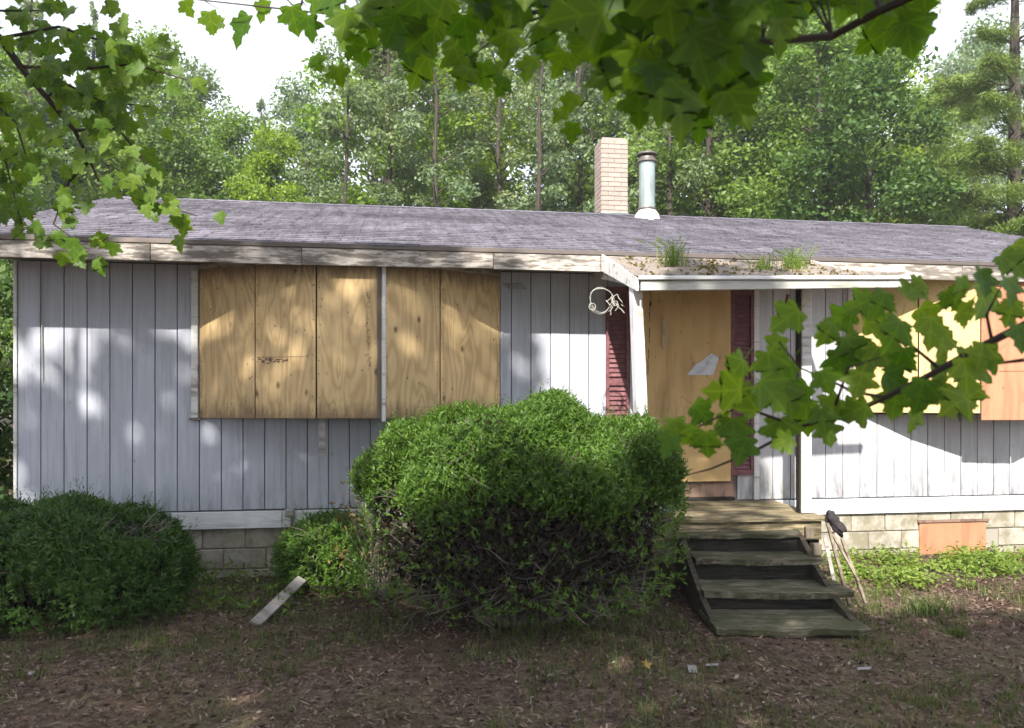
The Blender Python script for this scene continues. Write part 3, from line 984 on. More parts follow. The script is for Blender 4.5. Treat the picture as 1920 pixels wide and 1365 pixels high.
def tread(x0, x1, yf, depth, z, t=0.045, skew=0.0, name='tread'):
    """two boards with a gap, worn uneven front edge"""
    h = depth / 2
    for kk in range(2):
        ya = yf + kk * (h + 0.006)
        n = 26
        mb = MB()
        top, bot = [], []
        for i in range(n + 1):
            x = x0 + (x1 - x0) * i / n
            e = 0.030 * fbm(x * 7 + z * 31, kk * 7.0, yf) if kk == 0 else 0
            sag = -0.012 * math.sin(math.pi * i / n) + 0.012 * fbm(x * 5, z * 10 + kk, 3)
            yy = ya + e + skew * (x - x0)
            yb = ya + h + skew * (x - x0)
            top += [(x, yy, z + sag), (x, yb, z + sag * 0.5)]
            bot += [(x, yy + 0.006, z - t + sag), (x, yb, z - t)]
        o = 0
        mb.v = [(a[0] - 2.05, a[1] - 6.3, a[2]) for a in top + bot]
        m = 2 * (n + 1)
        for i in range(n):
            a = 2 * i
            mb.f += [(a, a + 2, a + 3, a + 1), (m + a, m + a + 1, m + a + 3, m + a + 2), (a, m + a, m + a + 2, a + 2), (a + 1, a + 3, m + a + 3, m + a + 1)]
        mb.f += [(0, 1, m + 1, m), (2 * n, m + 2 * n, m + 2 * n + 1, 2 * n + 1)]
        mb.build(name, M['tread'], steps)


tread(1.45, 2.56, 6.84, 0.26, 0.545, 0.035)
tread(1.56, 2.66, 6.55, 0.36, 0.385, 0.05)
tread(1.53, 2.72, 6.14, 0.43, 0.205, 0.05)
tread(1.49, 2.62, 5.62, 0.54, 0.062, 0.045, 0.012)
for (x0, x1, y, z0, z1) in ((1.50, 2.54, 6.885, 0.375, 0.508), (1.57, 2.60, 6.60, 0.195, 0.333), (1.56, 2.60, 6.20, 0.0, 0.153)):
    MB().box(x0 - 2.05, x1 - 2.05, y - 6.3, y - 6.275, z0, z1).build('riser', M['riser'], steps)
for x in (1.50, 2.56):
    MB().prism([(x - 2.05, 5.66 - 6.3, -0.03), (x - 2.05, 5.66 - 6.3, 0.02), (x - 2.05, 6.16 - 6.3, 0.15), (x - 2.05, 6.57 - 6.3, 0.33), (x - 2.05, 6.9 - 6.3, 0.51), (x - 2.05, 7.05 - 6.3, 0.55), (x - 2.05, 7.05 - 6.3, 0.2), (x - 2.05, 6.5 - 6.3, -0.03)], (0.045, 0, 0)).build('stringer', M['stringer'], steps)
for x0, z0, y in ((2.60, 0.50, 6.84), (2.585, 0.395, 6.62)):
    MB().box(x0 - 2.05, x0 + 0.07 - 2.05, y - 6.3, y + 0.05 - 6.3, z0, z0 + 0.10).build('broken_stub', M['broken'], steps, bevel=0.004)

rail = thing('fallen_handrail', 'broken pale handrail poles leaning down beside the wooden steps', 'handrail', (2.8, 6.5, 0))


def wp(px, py, d):
    p = at(px, py, d)
    return (p.x - 2.8, p.y - 6.5, p.z)


MB().beam(wp(1549, 972, 7.05), wp(1593, 1135, 6.25), 0.026, 0.034).build('rail', M['broken'], rail, bevel=0.004)
MB().beam(wp(1578, 1010, 6.95), wp(1624, 1133, 6.28), 0.022, 0.028).build('rail', M['broken'], rail, bevel=0.004)
MB().beam(wp(1560, 1000, 7.0), wp(1610, 1090, 6.4), 0.02, 0.02).build('baluster', M['broken'], rail)
MB().beam(wp(1545, 1000, 7.0), wp(1565, 1095, 6.5), 0.03, 0.014).build('baluster', M['gray_plank'], rail)


def lump(name, c, r, m, parent=None, seed=0, sub=3, amp=0.35):
    import bmesh
    bm = bmesh.new()
    bmesh.ops.create_icosphere(bm, subdivisions=sub, radius=1.0)
    for v in bm.verts:
        f = 1 + amp * mnoise.fractal(v.co * 1.7 + Vector((seed, 0, 0)), 0.8, 2.0, 4)
        v.co = Vector((v.co.x * r[0] * f, v.co.y * r[1] * f, v.co.z * r[2] * f))
    me = bpy.data.meshes.new(name)
    bm.to_mesh(me); bm.free()
    me.polygons.foreach_set('use_smooth', [True] * len(me.polygons))
    me.materials.append(m)
    o = link(name, me, parent)
    o.location = c
    return o


p = at(1566, 982, 6.98)
o = lump('rag', p, (0.060, 0.06, 0.115), M['rag'], seed=3, amp=0.5)
o.rotation_euler = (0, R(-35), 0)
tag(o, 'dark gray rag bundled over the top of the broken handrail', 'rag')
p = HP(1.30, -0.62, 0.685)
o = lump('tarp', p, (0.22, 0.14, 0.035), M['tarp'], seed=9, amp=0.6)
tag(o, 'crumpled dark blue tarp lying on the landing by the bush', 'tarp')

# things on the door and the porch
mb = MB()
poly = [(1.845, -0.066, 1.985), (2.13, -0.066, 1.985), (2.17, -0.066, 2.08), (2.20, -0.066, 2.175), (2.12, -0.066, 2.215), (2.03, -0.066, 2.15), (1.93, -0.066, 2.085)]
np_ = thing('torn_notice', 'torn bluish white paper notice stuck on the tan door board', 'notice', P0, TH)
MB().prism(poly, (0, -0.003, 0)).build('paper', M['paper'], np_)
MB().prism([(2.12, -0.0662, 2.215), (2.20, -0.0662, 2.175), (2.21, -0.0662, 2.18), (2.20, -0.0662, 2.205), (2.12, -0.0662, 2.232), (1.93, -0.0662, 2.10), (1.93, -0.0662, 2.085), (2.03, -0.0662, 2.15)], (0, -0.0045, 0)).build('torn_edge', M['ink'], np_)
MB().lathe([(0.0, 0), (0.026, 0), (0.030, 0.01), (0.022, 0.035), (0.0, 0.04)], 12).build('knob', M['rust'], np_)
np_.children[-1].location = (1.785, -0.062, 2.03); np_.children[-1].rotation_euler = (R(90), 0, 0)
o = MB().prism([(1.575, -0.068, 2.58), (1.60, -0.072, 2.62), (1.635, -0.075, 2.50), (1.655, -0.08, 2.36), (1.60, -0.085, 2.25), (1.575, -0.08, 2.28), (1.57, -0.075, 2.40)], (0, -0.003, 0)).build('tan_strip', M['tanpaper'])
o.location = P0; o.rotation_euler = (0, 0, TH)
tag(o, 'pale tan peeled strip hanging on the upper door board', 'torn strip')
coil = thing('wire_coil', 'pale looped wire coil hanging under the porch roof corner', 'wire', HP(0.66, -1.05, 2.70), TH)
mb = MB()
for t_ in range(3):
    pts = []
    for i in range(27):
        a = i * 2 * math.pi / 26
        rr = 0.108 + 0.006 * t_ + 0.008 * math.sin(3 * a + t_)
        pts.append((rr * math.cos(a) * 0.95 + 0.006 * t_, 0.012 * t_, rr * math.sin(a) - 0.07 - 0.004 * t_))
    mb.tube(pts, 0.0030, 5, False)
mb.build('loop', M['wire'], coil)
mb = MB()
for t_ in range(6):
    q = Vector((0.09 + 0.02 * random.random(), -0.01, -0.04))
    pts = [q]
    for i in range(5):
        q = q + Vector((random.uniform(-0.03, 0.045), random.uniform(-0.02, 0.02), random.uniform(-0.05, 0.025)))
        pts.append(q)
    mb.tube(pts, 0.0045, 5)
mb.build('tangle', M['wire'], coil)
mb = MB()
pts = [(-0.085 + 0.03 * math.cos(a / 3), -0.01, -0.135 + 0.03 * math.sin(a / 3)) for a in range(20)]
mb.tube(pts, 0.004, 5).build('small_loop', M['wire'], coil)

# plank leaning on the ground left of the bush, other debris
o = MB()
a_, b_ = at(478, 1178, 5.9), at(566, 1086, 6.6)
a_.z = 0.02
o.beam(a_, b_, 0.085, 0.03, up=(0.35, -0.55, 0.75))
o = o.build('plank', M['gray_plank'], bevel=0.004)
tag(o, 'weathered gray plank propped at a slant left of the big bush', 'plank')


def on_ground(px, py, dz=0.0):
    d = CAMZ * F / (py - 745)
    p = at(px, py, d)
    p.z = ground_z(p.x, p.y) + dz
    return p


def scrap(name, px, py, pts, m, label, cat, rz=0.0, tilt=0.1):
    o = MB().prism([(x * .75, y * .75, 0.01 * math.sin(9 * x + 5 * y)) for x, y in pts], (0, 0, 0.003)).build(name, m)
    o.location = on_ground(px, py, 0.022)
    o.rotation_euler = (tilt, 0.08, rz)
    tag(o, label, cat)


scrap('paper_scrap', 1298, 1263, [(-0.04, -0.03), (0.03, -0.04), (0.045, 0.03), (-0.03, 0.045)], M['scrap'], 'square white paper scrap on bare soil below the steps', 'litter', 0.2, 0.5)
scrap('paper_strip', 1335, 1252, [(-0.06, -0.012), (0.05, -0.014), (0.06, 0.012), (-0.05, 0.012)], M['scrap'], 'thin pale paper strip on the soil right of the square scrap', 'litter', 0.1, 0.3)
scrap('plastic_scrap', 1620, 1256, [(-0.07, -0.012), (0.06, -0.018), (0.07, 0.012), (-0.05, 0.016)], M['scrap'], 'narrow white plastic sliver on the grass at lower right', 'litter', 0.15, 0.3)
scrap('paper_scrap', 58, 1265, [(-0.02, -0.015), (0.02, -0.02), (0.025, 0.015), (-0.02, 0.02)], M['scrap'], 'small white scrap on the ground at lower left', 'litter', 0.6, 0.4)
scrap('yellow_leaf', 1213, 1260, [(0, -0.05), (0.02, -0.01), (0.06, 0.0), (0.03, 0.025), (0.02, 0.06), (0, 0.035), (-0.03, 0.05), (-0.02, 0.015), (-0.055, 0.0), (-0.02, -0.015)], M['orange'], 'yellow fallen maple leaf on the dark soil below the bush', 'leaf', 0.5, 0.45)

# ------------------------------------------------------------------ trees behind the house


def spread(c, r, n, g):
    """n points in a rounded clump"""
    d = unit(g.normal(size=(n, 3)))
    return c + d * (g.uniform(0, 1, (n, 1)) ** 0.45) * r


def broadleaf(seed, H, cr, base, nclump, per, leaf, m, thin=False):
    g = np.random.default_rng(seed)
    rr = random.Random(seed)
    tr = MB()
    lean = Vector((rr.uniform(-0.04, 0.04), rr.uniform(-0.04, 0.04), 0))
    pts, rad = [], []
    r0 = H * (0.0075 if thin else 0.013)
    for i in range(9):
        t = i / 8
        pts.append(Vector((lean.x * H * t + 0.34 * fbm(t * 2.6, seed), lean.y * H * t + 0.34 * fbm(t * 2.6, seed, 9), H * 0.97 * t)))
        rad.append(r0 * (1 - t) ** 0.8 + 0.012)
    tr.tube(pts, rad, 7)
    P = []
    for i in range(nclump):
        t = base + (1 - base) * (i + rr.random()) / nclump
        ax = pts[min(int(t * 8), 7)].lerp(pts[min(int(t * 8) + 1, 8)], t * 8 - int(t * 8)) if t < 1 else pts[-1]
        q = (t - base) / (1 - base)
        env = cr * (math.sin(math.pi * min(1, 0.16 + q * 0.82)) ** 0.75)
        a = rr.uniform(0, 2 * math.pi) + i * 2.4
        rad_ = env * rr.uniform(0.30, 1.0)
        c = Vector((ax.x + rad_ * math.cos(a), ax.y + rad_ * math.sin(a), t * H + rr.uniform(-0.3, 0.3)))
        s = Vector((ax.x, ax.y, max(c.z - rad_ * 0.55, base * H * 0.8)))
        mid = s.lerp(c, 0.55) + Vector((0, 0, 0.12 * rad_))
        tr.tube([s, mid, c], [0.018 + 0.010 * rad_, 0.014, 0.006], 4, False)
        cl = cr * rr.uniform(0.20, 0.40)
        n = int(per * rr.uniform(0.6, 1.3))
        pp = spread(np.array(c), np.array([[cl, cl, cl * 0.62]]), n, g)
        P.append(rand_leaves(pp, leaf, leaf * 0.55, 0.35, g))
    P = np.concatenate(P)
    tm = tr.mesh('trunk'); tm.materials.append(M['bark'])
    return tm, quad_mesh('crown', P, m)


def conifer(seed, H, cr, base, m, needle=0.055, per=110, whorl=0.42, flat=0.10, droop=-0.12, wid=0.33):
    g = np.random.default_rng(seed)
    rr = random.Random(seed)
    tr = MB()
    tr.tube([(0, 0, 0), (0.03, 0.02, H * 0.4), (0, 0.03, H * 0.75), (0, 0, H)], [H * 0.016, H * 0.012, H * 0.007, 0.012], 8)
    P = []
    z = base * H
    while z < H * 0.985:
        q = (z / H - base) / (1 - base)
        env = cr * (1 - q) ** 0.75 * min(1, 0.45 + q * 4)
        for k_ in range(rr.choice((4, 5, 5, 6))):
            a = rr.uniform(0, 2 * math.pi)
            ln = env * rr.uniform(0.55, 1.05)
            d = Vector((math.cos(a), math.sin(a), rr.uniform(droop, droop + 0.3)))
            s = Vector((0, 0, z + rr.uniform(-0.15, 0.15)))
            e = s + d * ln
            tr.tube([s, s.lerp(e, 0.5) + Vector((0, 0, 0.05 * ln)), e], [0.02 + 0.008 * ln, 0.014, 0.005], 4, False)
            n = int(per * ln)
            t = g.uniform(0.25, 1.03, n)
            w = 0.30 * ln * np.clip(1.15 - t, 0.1, 0.6)
            side = np.array([-d.y, d.x, 0.0])
            c = np.array(s) + np.outer(t, np.array(d) * ln) + np.outer(g.normal(size=n) * w, side) + np.outer(g.normal(size=n) * flat + 0.05 * ln * np.sin(t * 3), [0, 0, 1])
            ax = unit(np.array(d)[None] + g.normal(size=(n, 3)) * 0.75)
            nr = unit(g.normal(size=(n, 3)) + np.array([0, 0, 1.0]))
            sd = unit(np.cross(ax, nr))
            sz_ = g.uniform(0.7, 1.4, n)
            P.append(rhombi(c, ax, sd, needle * sz_, needle * wid * sz_))
        z += whorl * rr.uniform(0.7, 1.3)
    tm = tr.mesh('trunk'); tm.materials.append(M['bark'])
    return tm, quad_mesh('crown', np.concatenate(P), m)


VAR = {
    'mid': [broadleaf(11 + i, 14, 2.7, 0.22, 70, 330, 0.078, M['fol_a']) for i in range(2)],
    'bright': [broadleaf(21 + i, 11, 2.3, 0.25, 54, 330, 0.075, M['fol_b']) for i in range(2)],
    'blue': [broadleaf(31 + i, 14, 2.4, 0.20, 70, 300, 0.075, M['fol_c']) for i in range(2)],
    'thin': [broadleaf(41 + i, 15, 1.7, 0.30, 40, 170, 0.07, M['fol_c'], True) for i in range(3)],
    'dark': [broadleaf(51, 12, 3.0, 0.15, 70, 330, 0.08, M['fol_d'])],
    'conifer': [conifer(61 + i, 15, 2.3, 0.12, M['fol_c'], 0.07, 190, 0.38) for i in range(2)],
    'pine': [conifer(71, 15, 3.9, 0.22, M['needle'], 0.095, 900, 1.0, 0.07, -0.02, 0.10)],
}
used = {}


def tree(kind, px, Y, top_py, label, cat='tree', name=None, group='woodland trees behind the house', wide=1.0):
    """tree standing at depth Y below photo column px, its top at photo row top_py"""
    i = used.get(kind, 0); used[kind] = i + 1
    tm, cm = VAR[kind][i % len(VAR[kind])]
    H = max(v.co.z for v in tm.vertices)
    if px > 660 and kind != 'pine':
        top_py -= 75
    want = CAMZ + Y * (745 - top_py) / F
    s = want / H
    names = {'mid': 'broadleaf_tree', 'bright': 'young_tree', 'blue': 'broadleaf_tree', 'thin': 'slender_tree', 'dark': 'dark_tree', 'conifer': 'conifer_tree', 'pine': 'pine_tree'}
    o = thing(names[kind], label, cat, (Y * (px - 960) / F, Y, -0.05), random.uniform(0, 6.28), group)
    o.scale = (s * wide, s * wide, s)
    link('trunk', tm, o)
    link('crown', cm, o)
    return o


tree('conifer', 60, 19, -60, 'tall blue-green conifer behind the maple boughs at far left')
tree('mid', -60, 15, 40, 'green broadleaf tree rising beyond the left end of the roof')
tree('conifer', 175, 25, 0, 'tall dark conifer bordering the left edge of the sky gap')
tree('mid', 290, 22, 75, 'rounded green tree just left of the bright sky gap')
tree('blue', 385, 24, 125, 'gray-green tree under the bright sky gap, right of rounded tree')
tree('blue', 150, 16, 180, 'pale green tree directly above the left roof corner')
tree('dark', 335, 17, 235, 'dark green tree behind the left end of the roof ridge')
tree('bright', 520, 16.5, 250, 'bright yellow-green young tree above the left part of the roof', wide=0.85)
tree('conifer', 490, 30, 175, 'distant gray conifer tip at the bottom of the sky gap')
tree('blue', 590, 27, 165, 'hazy green tree at the right foot of the sky gap')
tree('bright', 690, 20, 95, 'bright leafy tree right of the sky gap under the maple leaves')
tree('thin', 640, 18, 60, 'slender gray-green tree above the roof, first of the thin trunks')
tree('mid', 760, 26, 60, 'tall broadleaf tree behind the thin trunks left of the chimney')
tree('thin', 745, 19, 20, 'slender tree above the roof, second of the thin trunks')
tree('thin', 845, 17.5, 10, 'slender tree above the roof, third of the thin trunks')
tree('thin', 925, 20, -20, 'slender tree above the roof, fourth of the thin trunks')
tree('thin', 1000, 17, 0, 'slender tree with dark bare trunk left of the chimney')
tree('thin', 1065, 21, -30, 'slender tree immediately left of the brick chimney')
tree('blue', 900, 30, 60, 'hazy tree far back between the slender trunks')
tree('blue', 1060, 29, 20, 'hazy tree far back behind the brick chimney')
tree('mid', 1180, 23, -20, 'green tree directly behind the chimney and stove pipe')
tree('thin', 1260, 18, -10, 'slender tree just right of the stove pipe')
tree('mid', 1330, 19, 60, 'leafy green tree right of the stove pipe')
tree('blue', 1420, 24, 0, 'gray-green tree behind the right part of the roof')
tree('mid', 1530, 18, 70, 'large light green tree over the right part of the roof')
tree('dark', 1640, 16.5, 190, 'dark bushy tree with several stems above the right roof end')
tree('bright', 1590, 21, 20, 'bright green tree under the big maple leaves at upper right')
tree('pine', 1905, 15.5, -230, 'pine with bare dark trunk and layered boughs at right edge')
tree('blue', 1760, 34, 190, 'pale low tree standing far behind the lowest pine bough')
tree('blue', 1830, 36, 130, 'faint distant tree seen through the pine boughs')
tree('bright', 870, 23, 170, 'low bright tree between third and fourth slender trunks')
tree('blue', 680, 25, 110, 'gray-green tree behind the first two slender trunks')
tree('mid', 1110, 25, 40, 'broadleaf tree rising behind the chimney top')
tree('blue', 1240, 27, -10, 'tall pale tree behind the stove pipe cap')
tree('mid', 1450, 20, 110, 'mid green tree over the porch end of the roof')
tree('bright', 1360, 25, 90, 'bright tree glimpsed right of the stove pipe under the maple leaves')
tree('mid', 1620, 27, -20, 'tall tree behind the dark bushy tree at right')
tree('mid', 1740, 20, 260, 'low green tree beneath the pine boughs at right')
tree('mid', 60, 22, 130, 'broadleaf tree filling the lower left of the wood')
tree('blue', 240, 28, 120, 'pale tree between the dark conifer and the rounded tree')
tree('mid', 440, 20, 225, 'green tree directly below the bottom of the sky gap')
tree('blue', 560, 22, 215, 'gray-green tree right of the bright yellow-green young tree')
tree('mid', 230, 17, 250, 'bushy tree just above the left end of the roof')
# brush of rusty color beyond the right end of the roof
g_ = np.random.default_rng(5)
bp = thing('rusty_brush', 'rusty tan brush showing above the right end of the roof', 'shrub', (10.6, 16, 0))
pp = spread(np.array([0, 0, 4.55]), np.array([[1.25, 0.6, 1.0]]), 2600, g_)
quads('foliage', rand_leaves(pp, 0.06, 0.02, 0.0, g_), M['hazel'], bp)
MB().tube([(0, 0, -0.1), (0.05, 0, 2.4), (0.3, 0, 4.8)], [0.06, 0.05, 0.01], 6).tube([(0, 0, -0.1), (-0.3, 0, 2.4), (-0.6, 0, 4.7)], [0.05, 0.04, 0.01], 6).build('stem', M['gray_twig'], bp)
# far wood: one mass
cs = []
g_ = np.random.default_rng(77)
for i in range(210):
    x = g_.uniform(-60, 60)
    y = g_.uniform(42, 60)
    h = 9.5 + 4.0 * (0.5 + 0.5 * math.sin(x * 0.23 + 1)) + g_.uniform(-1, 2.0)
    ximg = 960 + F * x / y
    if 230 < ximg < 660:
        h = min(h, 1.75 + y * (745 - (235 + g_.uniform(0, 40))) / F)
    if 640 < ximg < 1110:
        h = min(h, 1.75 + y * (745 - (250 + g_.uniform(0, 80))) / F)
    if 1690 < ximg < 2100:
        h = min(h, 1.75 + y * (745 - (270 + g_.uniform(0, 60))) / F)
    n = 1100
    t = g_.uniform(0.05, 1, n)
    rad_ = 2.6 * np.sqrt(np.clip(1.05 - t, 0, 1)) * g_.uniform(0.2, 1, n) + 0.2
    a = g_.uniform(0, 6.28, n)
    cs.append(np.stack([x + rad_ * np.cos(a), y + rad_ * np.sin(a), h * t], 1))
quads('far_woodland', rand_leaves(np.concatenate(cs), 0.20, 0.11, 0.3, g_), M['fol_c'], None, 'stuff')

# shrub beside the left end of the house
sb = thing('side_shrub', 'dense dark green shrub filling the gap beside the left house wall', 'shrub', HP(-5.75, 0.9, 0))
g_ = np.random.default_rng(15)
P = []
mb = MB()
for i in range(60):
    c = np.array([g_.uniform(-0.75, 0.55), g_.uniform(-0.8, 0.8), g_.uniform(0.3, 2.95)])
    P.append(rand_leaves(spread(c, np.array([[0.36, 0.36, 0.25]]), 230, g_), 0.050, 0.026, 0.3, g_))
    if i % 3 == 0:
        mb.tube([(0, 0, -0.05), (c[0] * 0.5, c[1] * 0.5, c[2] * 0.6), tuple(c)], [0.03, 0.02, 0.006], 5)
quads('foliage', np.concatenate(P), M['fol_d'], sb)
mb.build('stem', M['bark'], sb)


# ------------------------------------------------------------------ bushes in front of the house
def bush(name, label, cx, cy, rx, ry, h, nspray, m, seed, prof, zmin=0.05, sparse_below=0.0, sparse=0.3, twigs=120, ex=2.6, leaf=0.021, tz=2.6, under=0.16, inner=0.8, bumpy=0.16):
    """rounded box of short leafy sprays; prof(x, y) gives the top height (0..1)"""
    g = np.random.default_rng(seed)
    rr = random.Random(seed)
    o = thing(name, label, 'bush', (cx, cy, 0))
    cen, axs = [], []
    need = nspray
    while need > 0:
        n = need * 3
        x = g.uniform(-1, 1, n); y = g.uniform(-1, 1, n); z = g.uniform(0, 1, n)
        top = np.array([prof(a, b) for a, b in zip(x, y)])
        zz = z / top
        zc = np.clip((zz - 0.42) / 0.58, 0, None)
        und = np.clip((0.34 - zz) / 0.34, 0, 1) * under
        bump = np.array([mnoise.noise(Vector((a * rx * 2.6 + seed, b * ry * 2.6, c * h * 2.6))) for a, b, c in zip(x, y, z)]) * bumpy
        e = (0.94 + 0.10 * np.clip((zz - 0.30) / 0.45, 0, 1)) * (np.abs(x) ** ex + np.abs(y) ** ex) ** (1 / ex)
        rad = (e ** tz + zc ** tz) ** (1 / tz) + und + bump
        depth = 1 - rad
        keep = (depth > -0.02) & (g.uniform(0, 1, n) < np.exp(-np.clip(depth, 0, 1) / 0.10))
        keep &= z * h > zmin
        q_ = np.clip((z * h - sparse_below * 0.74 - 2.2 * bump) / (sparse_below * 0.40), 0, 1)
        keep &= g.uniform(0, 1, n) < sparse + (1 - sparse) * q_ * q_ * (3 - 2 * q_)
        x, y, z = x[keep][:need], y[keep][:need], z[keep][:need]
        need -= len(x)
        cen.append(np.stack([x * rx, y * ry, z * h], 1))
        axs.append(unit(np.stack([x / rx * 0.7, y / ry * 0.7, 0.25 + 1.0 * z], 1)))
    cen = np.concatenate(cen)[:nspray]; axs = np.concatenate(axs)[:nspray]
    axs = unit(axs + g.normal(size=axs.shape) * 0.38)
    nl = 8
    c = np.repeat(cen, nl, 0); a = np.repeat(axs, nl, 0)
    t = np.tile(np.linspace(-0.5, 0.9, nl), len(cen)) * 0.07
    w = unit(np.cross(a, g.normal(size=a.shape)))
    ax = unit(a * 0.75 + w)
    sd = unit(np.cross(ax, a + g.normal(size=a.shape) * 0.4))
    s = g.uniform(0.7, 1.3, len(c))
    Q = rhombi(c + a * t[:, None] + w * 0.014, ax, sd, leaf * s, leaf * 0.27 * s)
    # stray shoots past the outline
    pick = np.where(cen[:, 2] > 0.45 * h)[0]
    pick = g.choice(pick, int(nspray * 0.030), replace=False)
    n2 = 22
    sa = unit(axs[pick] + np.array([0, 0, 0.5]) + g.normal(size=(len(pick), 3)) * 0.35)
    ln = g.uniform(0.07, 0.25, (len(pick), 1))
    c2 = np.repeat(cen[pick], n2, 0); a2 = np.repeat(sa, n2, 0); l2 = np.repeat(ln, n2, 0)
    t2 = np.tile(np.linspace(0, 1, n2), len(pick))[:, None]
    w2 = unit(np.cross(a2, g.normal(size=a2.shape)))
    ax2 = unit(a2 * 0.8 + w2)
    s2 = (1.25 - 0.7 * t2[:, 0]) * g.uniform(0.7, 1.2, len(c2))
    Q = np.concatenate([Q, rhombi(c2 + a2 * l2 * t2 + w2 * 0.012, ax2, unit(np.cross(ax2, a2)), leaf * s2, leaf * 0.27 * s2)])
    quads('foliage', Q, m, o)
    # inner leaves added as filling, the bush's inside shade put into their dark colour
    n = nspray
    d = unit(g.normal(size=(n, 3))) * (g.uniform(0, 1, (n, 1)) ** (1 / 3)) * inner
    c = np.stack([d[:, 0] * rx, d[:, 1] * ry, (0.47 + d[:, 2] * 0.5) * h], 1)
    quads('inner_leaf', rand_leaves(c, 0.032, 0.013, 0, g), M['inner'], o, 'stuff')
    mb = MB()
    for i in range(twigs):
        a = rr.uniform(0, 2 * math.pi); q = math.sqrt(rr.random())
        b = Vector((0.25 * rx * math.cos(a) * q, 0.25 * ry * math.sin(a) * q, -0.03))
        e = Vector((rx * math.cos(a) * rr.uniform(0.55, 0.97), ry * math.sin(a) * rr.uniform(0.55, 0.97), h * rr.uniform(0.08, 0.85)))
        m1 = b.lerp(e, 0.45) + Vector((rr.uniform(-.08, .08), rr.uniform(-.08, .08), 0.10 * h))
        mb.tube([b, m1, e], [0.014, 0.009, 0.003], 4, False)
        for k_ in range(4):
            st = m1.lerp(e, rr.random())
            en = st + Vector((rr.uniform(-.22, .22), rr.uniform(-.22, .22), rr.uniform(-.12, .18)))
            mb.tube([st, st.lerp(en, 0.5) + Vector((0, 0, rr.uniform(-.02, .03))), en], [0.005, 0.0035, 0.0015], 3, False)
    mb.build('stem', M['gray_twig'], o)
    return o


def prof_big(x, y):
    t = 0.89 + 0.055 * math.exp(-((x - 0.12) / 0.35) ** 2) - 0.10 * max(0, -x - 0.35) + 0.03 * math.sin(7 * x) + 0.02 * math.sin(5 * y + 3 * x)
    return t - 0.13 * max(0.0, -y) ** 1.5


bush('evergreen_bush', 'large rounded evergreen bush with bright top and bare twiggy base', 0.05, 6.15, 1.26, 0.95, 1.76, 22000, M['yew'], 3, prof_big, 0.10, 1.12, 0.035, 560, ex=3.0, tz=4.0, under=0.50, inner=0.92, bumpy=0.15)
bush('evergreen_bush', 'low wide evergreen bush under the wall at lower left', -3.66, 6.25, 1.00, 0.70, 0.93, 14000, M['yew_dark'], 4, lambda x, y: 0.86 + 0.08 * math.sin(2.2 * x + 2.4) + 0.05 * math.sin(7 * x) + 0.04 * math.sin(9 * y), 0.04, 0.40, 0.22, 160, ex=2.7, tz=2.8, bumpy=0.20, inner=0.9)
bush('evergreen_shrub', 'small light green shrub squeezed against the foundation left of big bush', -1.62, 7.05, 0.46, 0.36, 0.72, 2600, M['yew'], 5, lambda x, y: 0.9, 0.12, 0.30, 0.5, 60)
# dead brown twigs between the two bushes
mb = MB()
dt = thing('dead_twigs', 'dead brown twigs sticking up left of the big bush', 'twigs', (-1.12, 6.75, 0))
g_ = np.random.default_rng(8)
pp = []
for i in range(60):
    b = Vector((random.uniform(-.12, .12), random.uniform(-.1, .1), 0))
    e = Vector((random.uniform(-.38, .30), random.uniform(-.2, .2), random.uniform(0.3, 0.98)))
    mb.tube([b, b.lerp(e, .5) + Vector((random.uniform(-.06, .06), 0, .05)), e], [.007, .005, .0015], 4, False)
    pp.append(np.array(e) + g_.normal(size=(7, 3)) * 0.05)
mb.build('stem', M['gray_twig'], dt)
quads('dead_leaf', rand_leaves(np.concatenate(pp), 0.028, 0.010, 0, g_), M['hazel'], dt, 'stuff')


# ------------------------------------------------------------------ maples: near boughs in view, trunks and crowns outside the frame
def maple_leaf(seed):
    rr = random.Random(seed)
    half = [(.12, -.06), (.30, -.07), (.40, -.01), (.38, .09), (.36, .17), (.52, .25), (.60, .38), (.58, .49), (.45, .50), (.38, .57), (.26, .54), (.27, .66), (.29, .76), (.18, .82), (.09, .93)]
    if seed % 4 == 1:
        half = [(.13, -.07), (.36, -.06), (.34, .05), (.47, .10), (.38, .16), (.54, .24), (.52, .34), (.66, .50), (.47, .48), (.44, .60), (.23, .50), (.24, .66), (.36, .74), (.18, .78), (.09, .92)]
    half = [(x * rr.uniform(.9, 1.1), y + rr.uniform(-.02, .02)) for x, y in half]
    other = [(-x * rr.uniform(.90, 1.10), y + rr.uniform(-.02, .02)) for x, y in half]
    fold, curl, wave = rr.uniform(.05, .40), rr.uniform(-.32, .06), rr.uniform(-.12, .12)

    def zf(x, y):
        return fold * abs(x) * (1 - 0.5 * abs(x)) + curl * (y - .3) ** 2 * 1.6 + wave * x * math.sin(4 * y)
    mb = MB()
    rib = [(0, y) for y in (0, .15, .32, .52, .74, 1.04)]
    mb.v = [(x, y, zf(x, y)) for x, y in rib]
    for side, chain in ((1, half), (-1, other)):
        o = len(mb.v)
        mb.v += [(x, y, zf(x, y)) for x, y in chain]
        i = j = 0                       # zip the outline to the midrib
        tri = [(0, o, 0)]
        while i < len(chain) - 1 or j < len(rib) - 1:
            if i < len(chain) - 1 and (j == len(rib) - 1 or chain[i + 1][1] + .04 <= rib[j + 1][1] + .12 * (j < 2)):
                f_ = (j, o + i, o + i + 1); i += 1
            else:
                f_ = (j, o + i, j + 1); j += 1
            mb.f.append(f_ if side > 0 else f_[::-1])
    # stalk
    o = len(mb.v)
    mb.v += [(-.012, 0, 0), (.012, 0, 0), (.03, -.5, -.06), (.012, -.5, -.06)]
    mb.f.append((o, o + 1, o + 2, o + 3))
    return mb


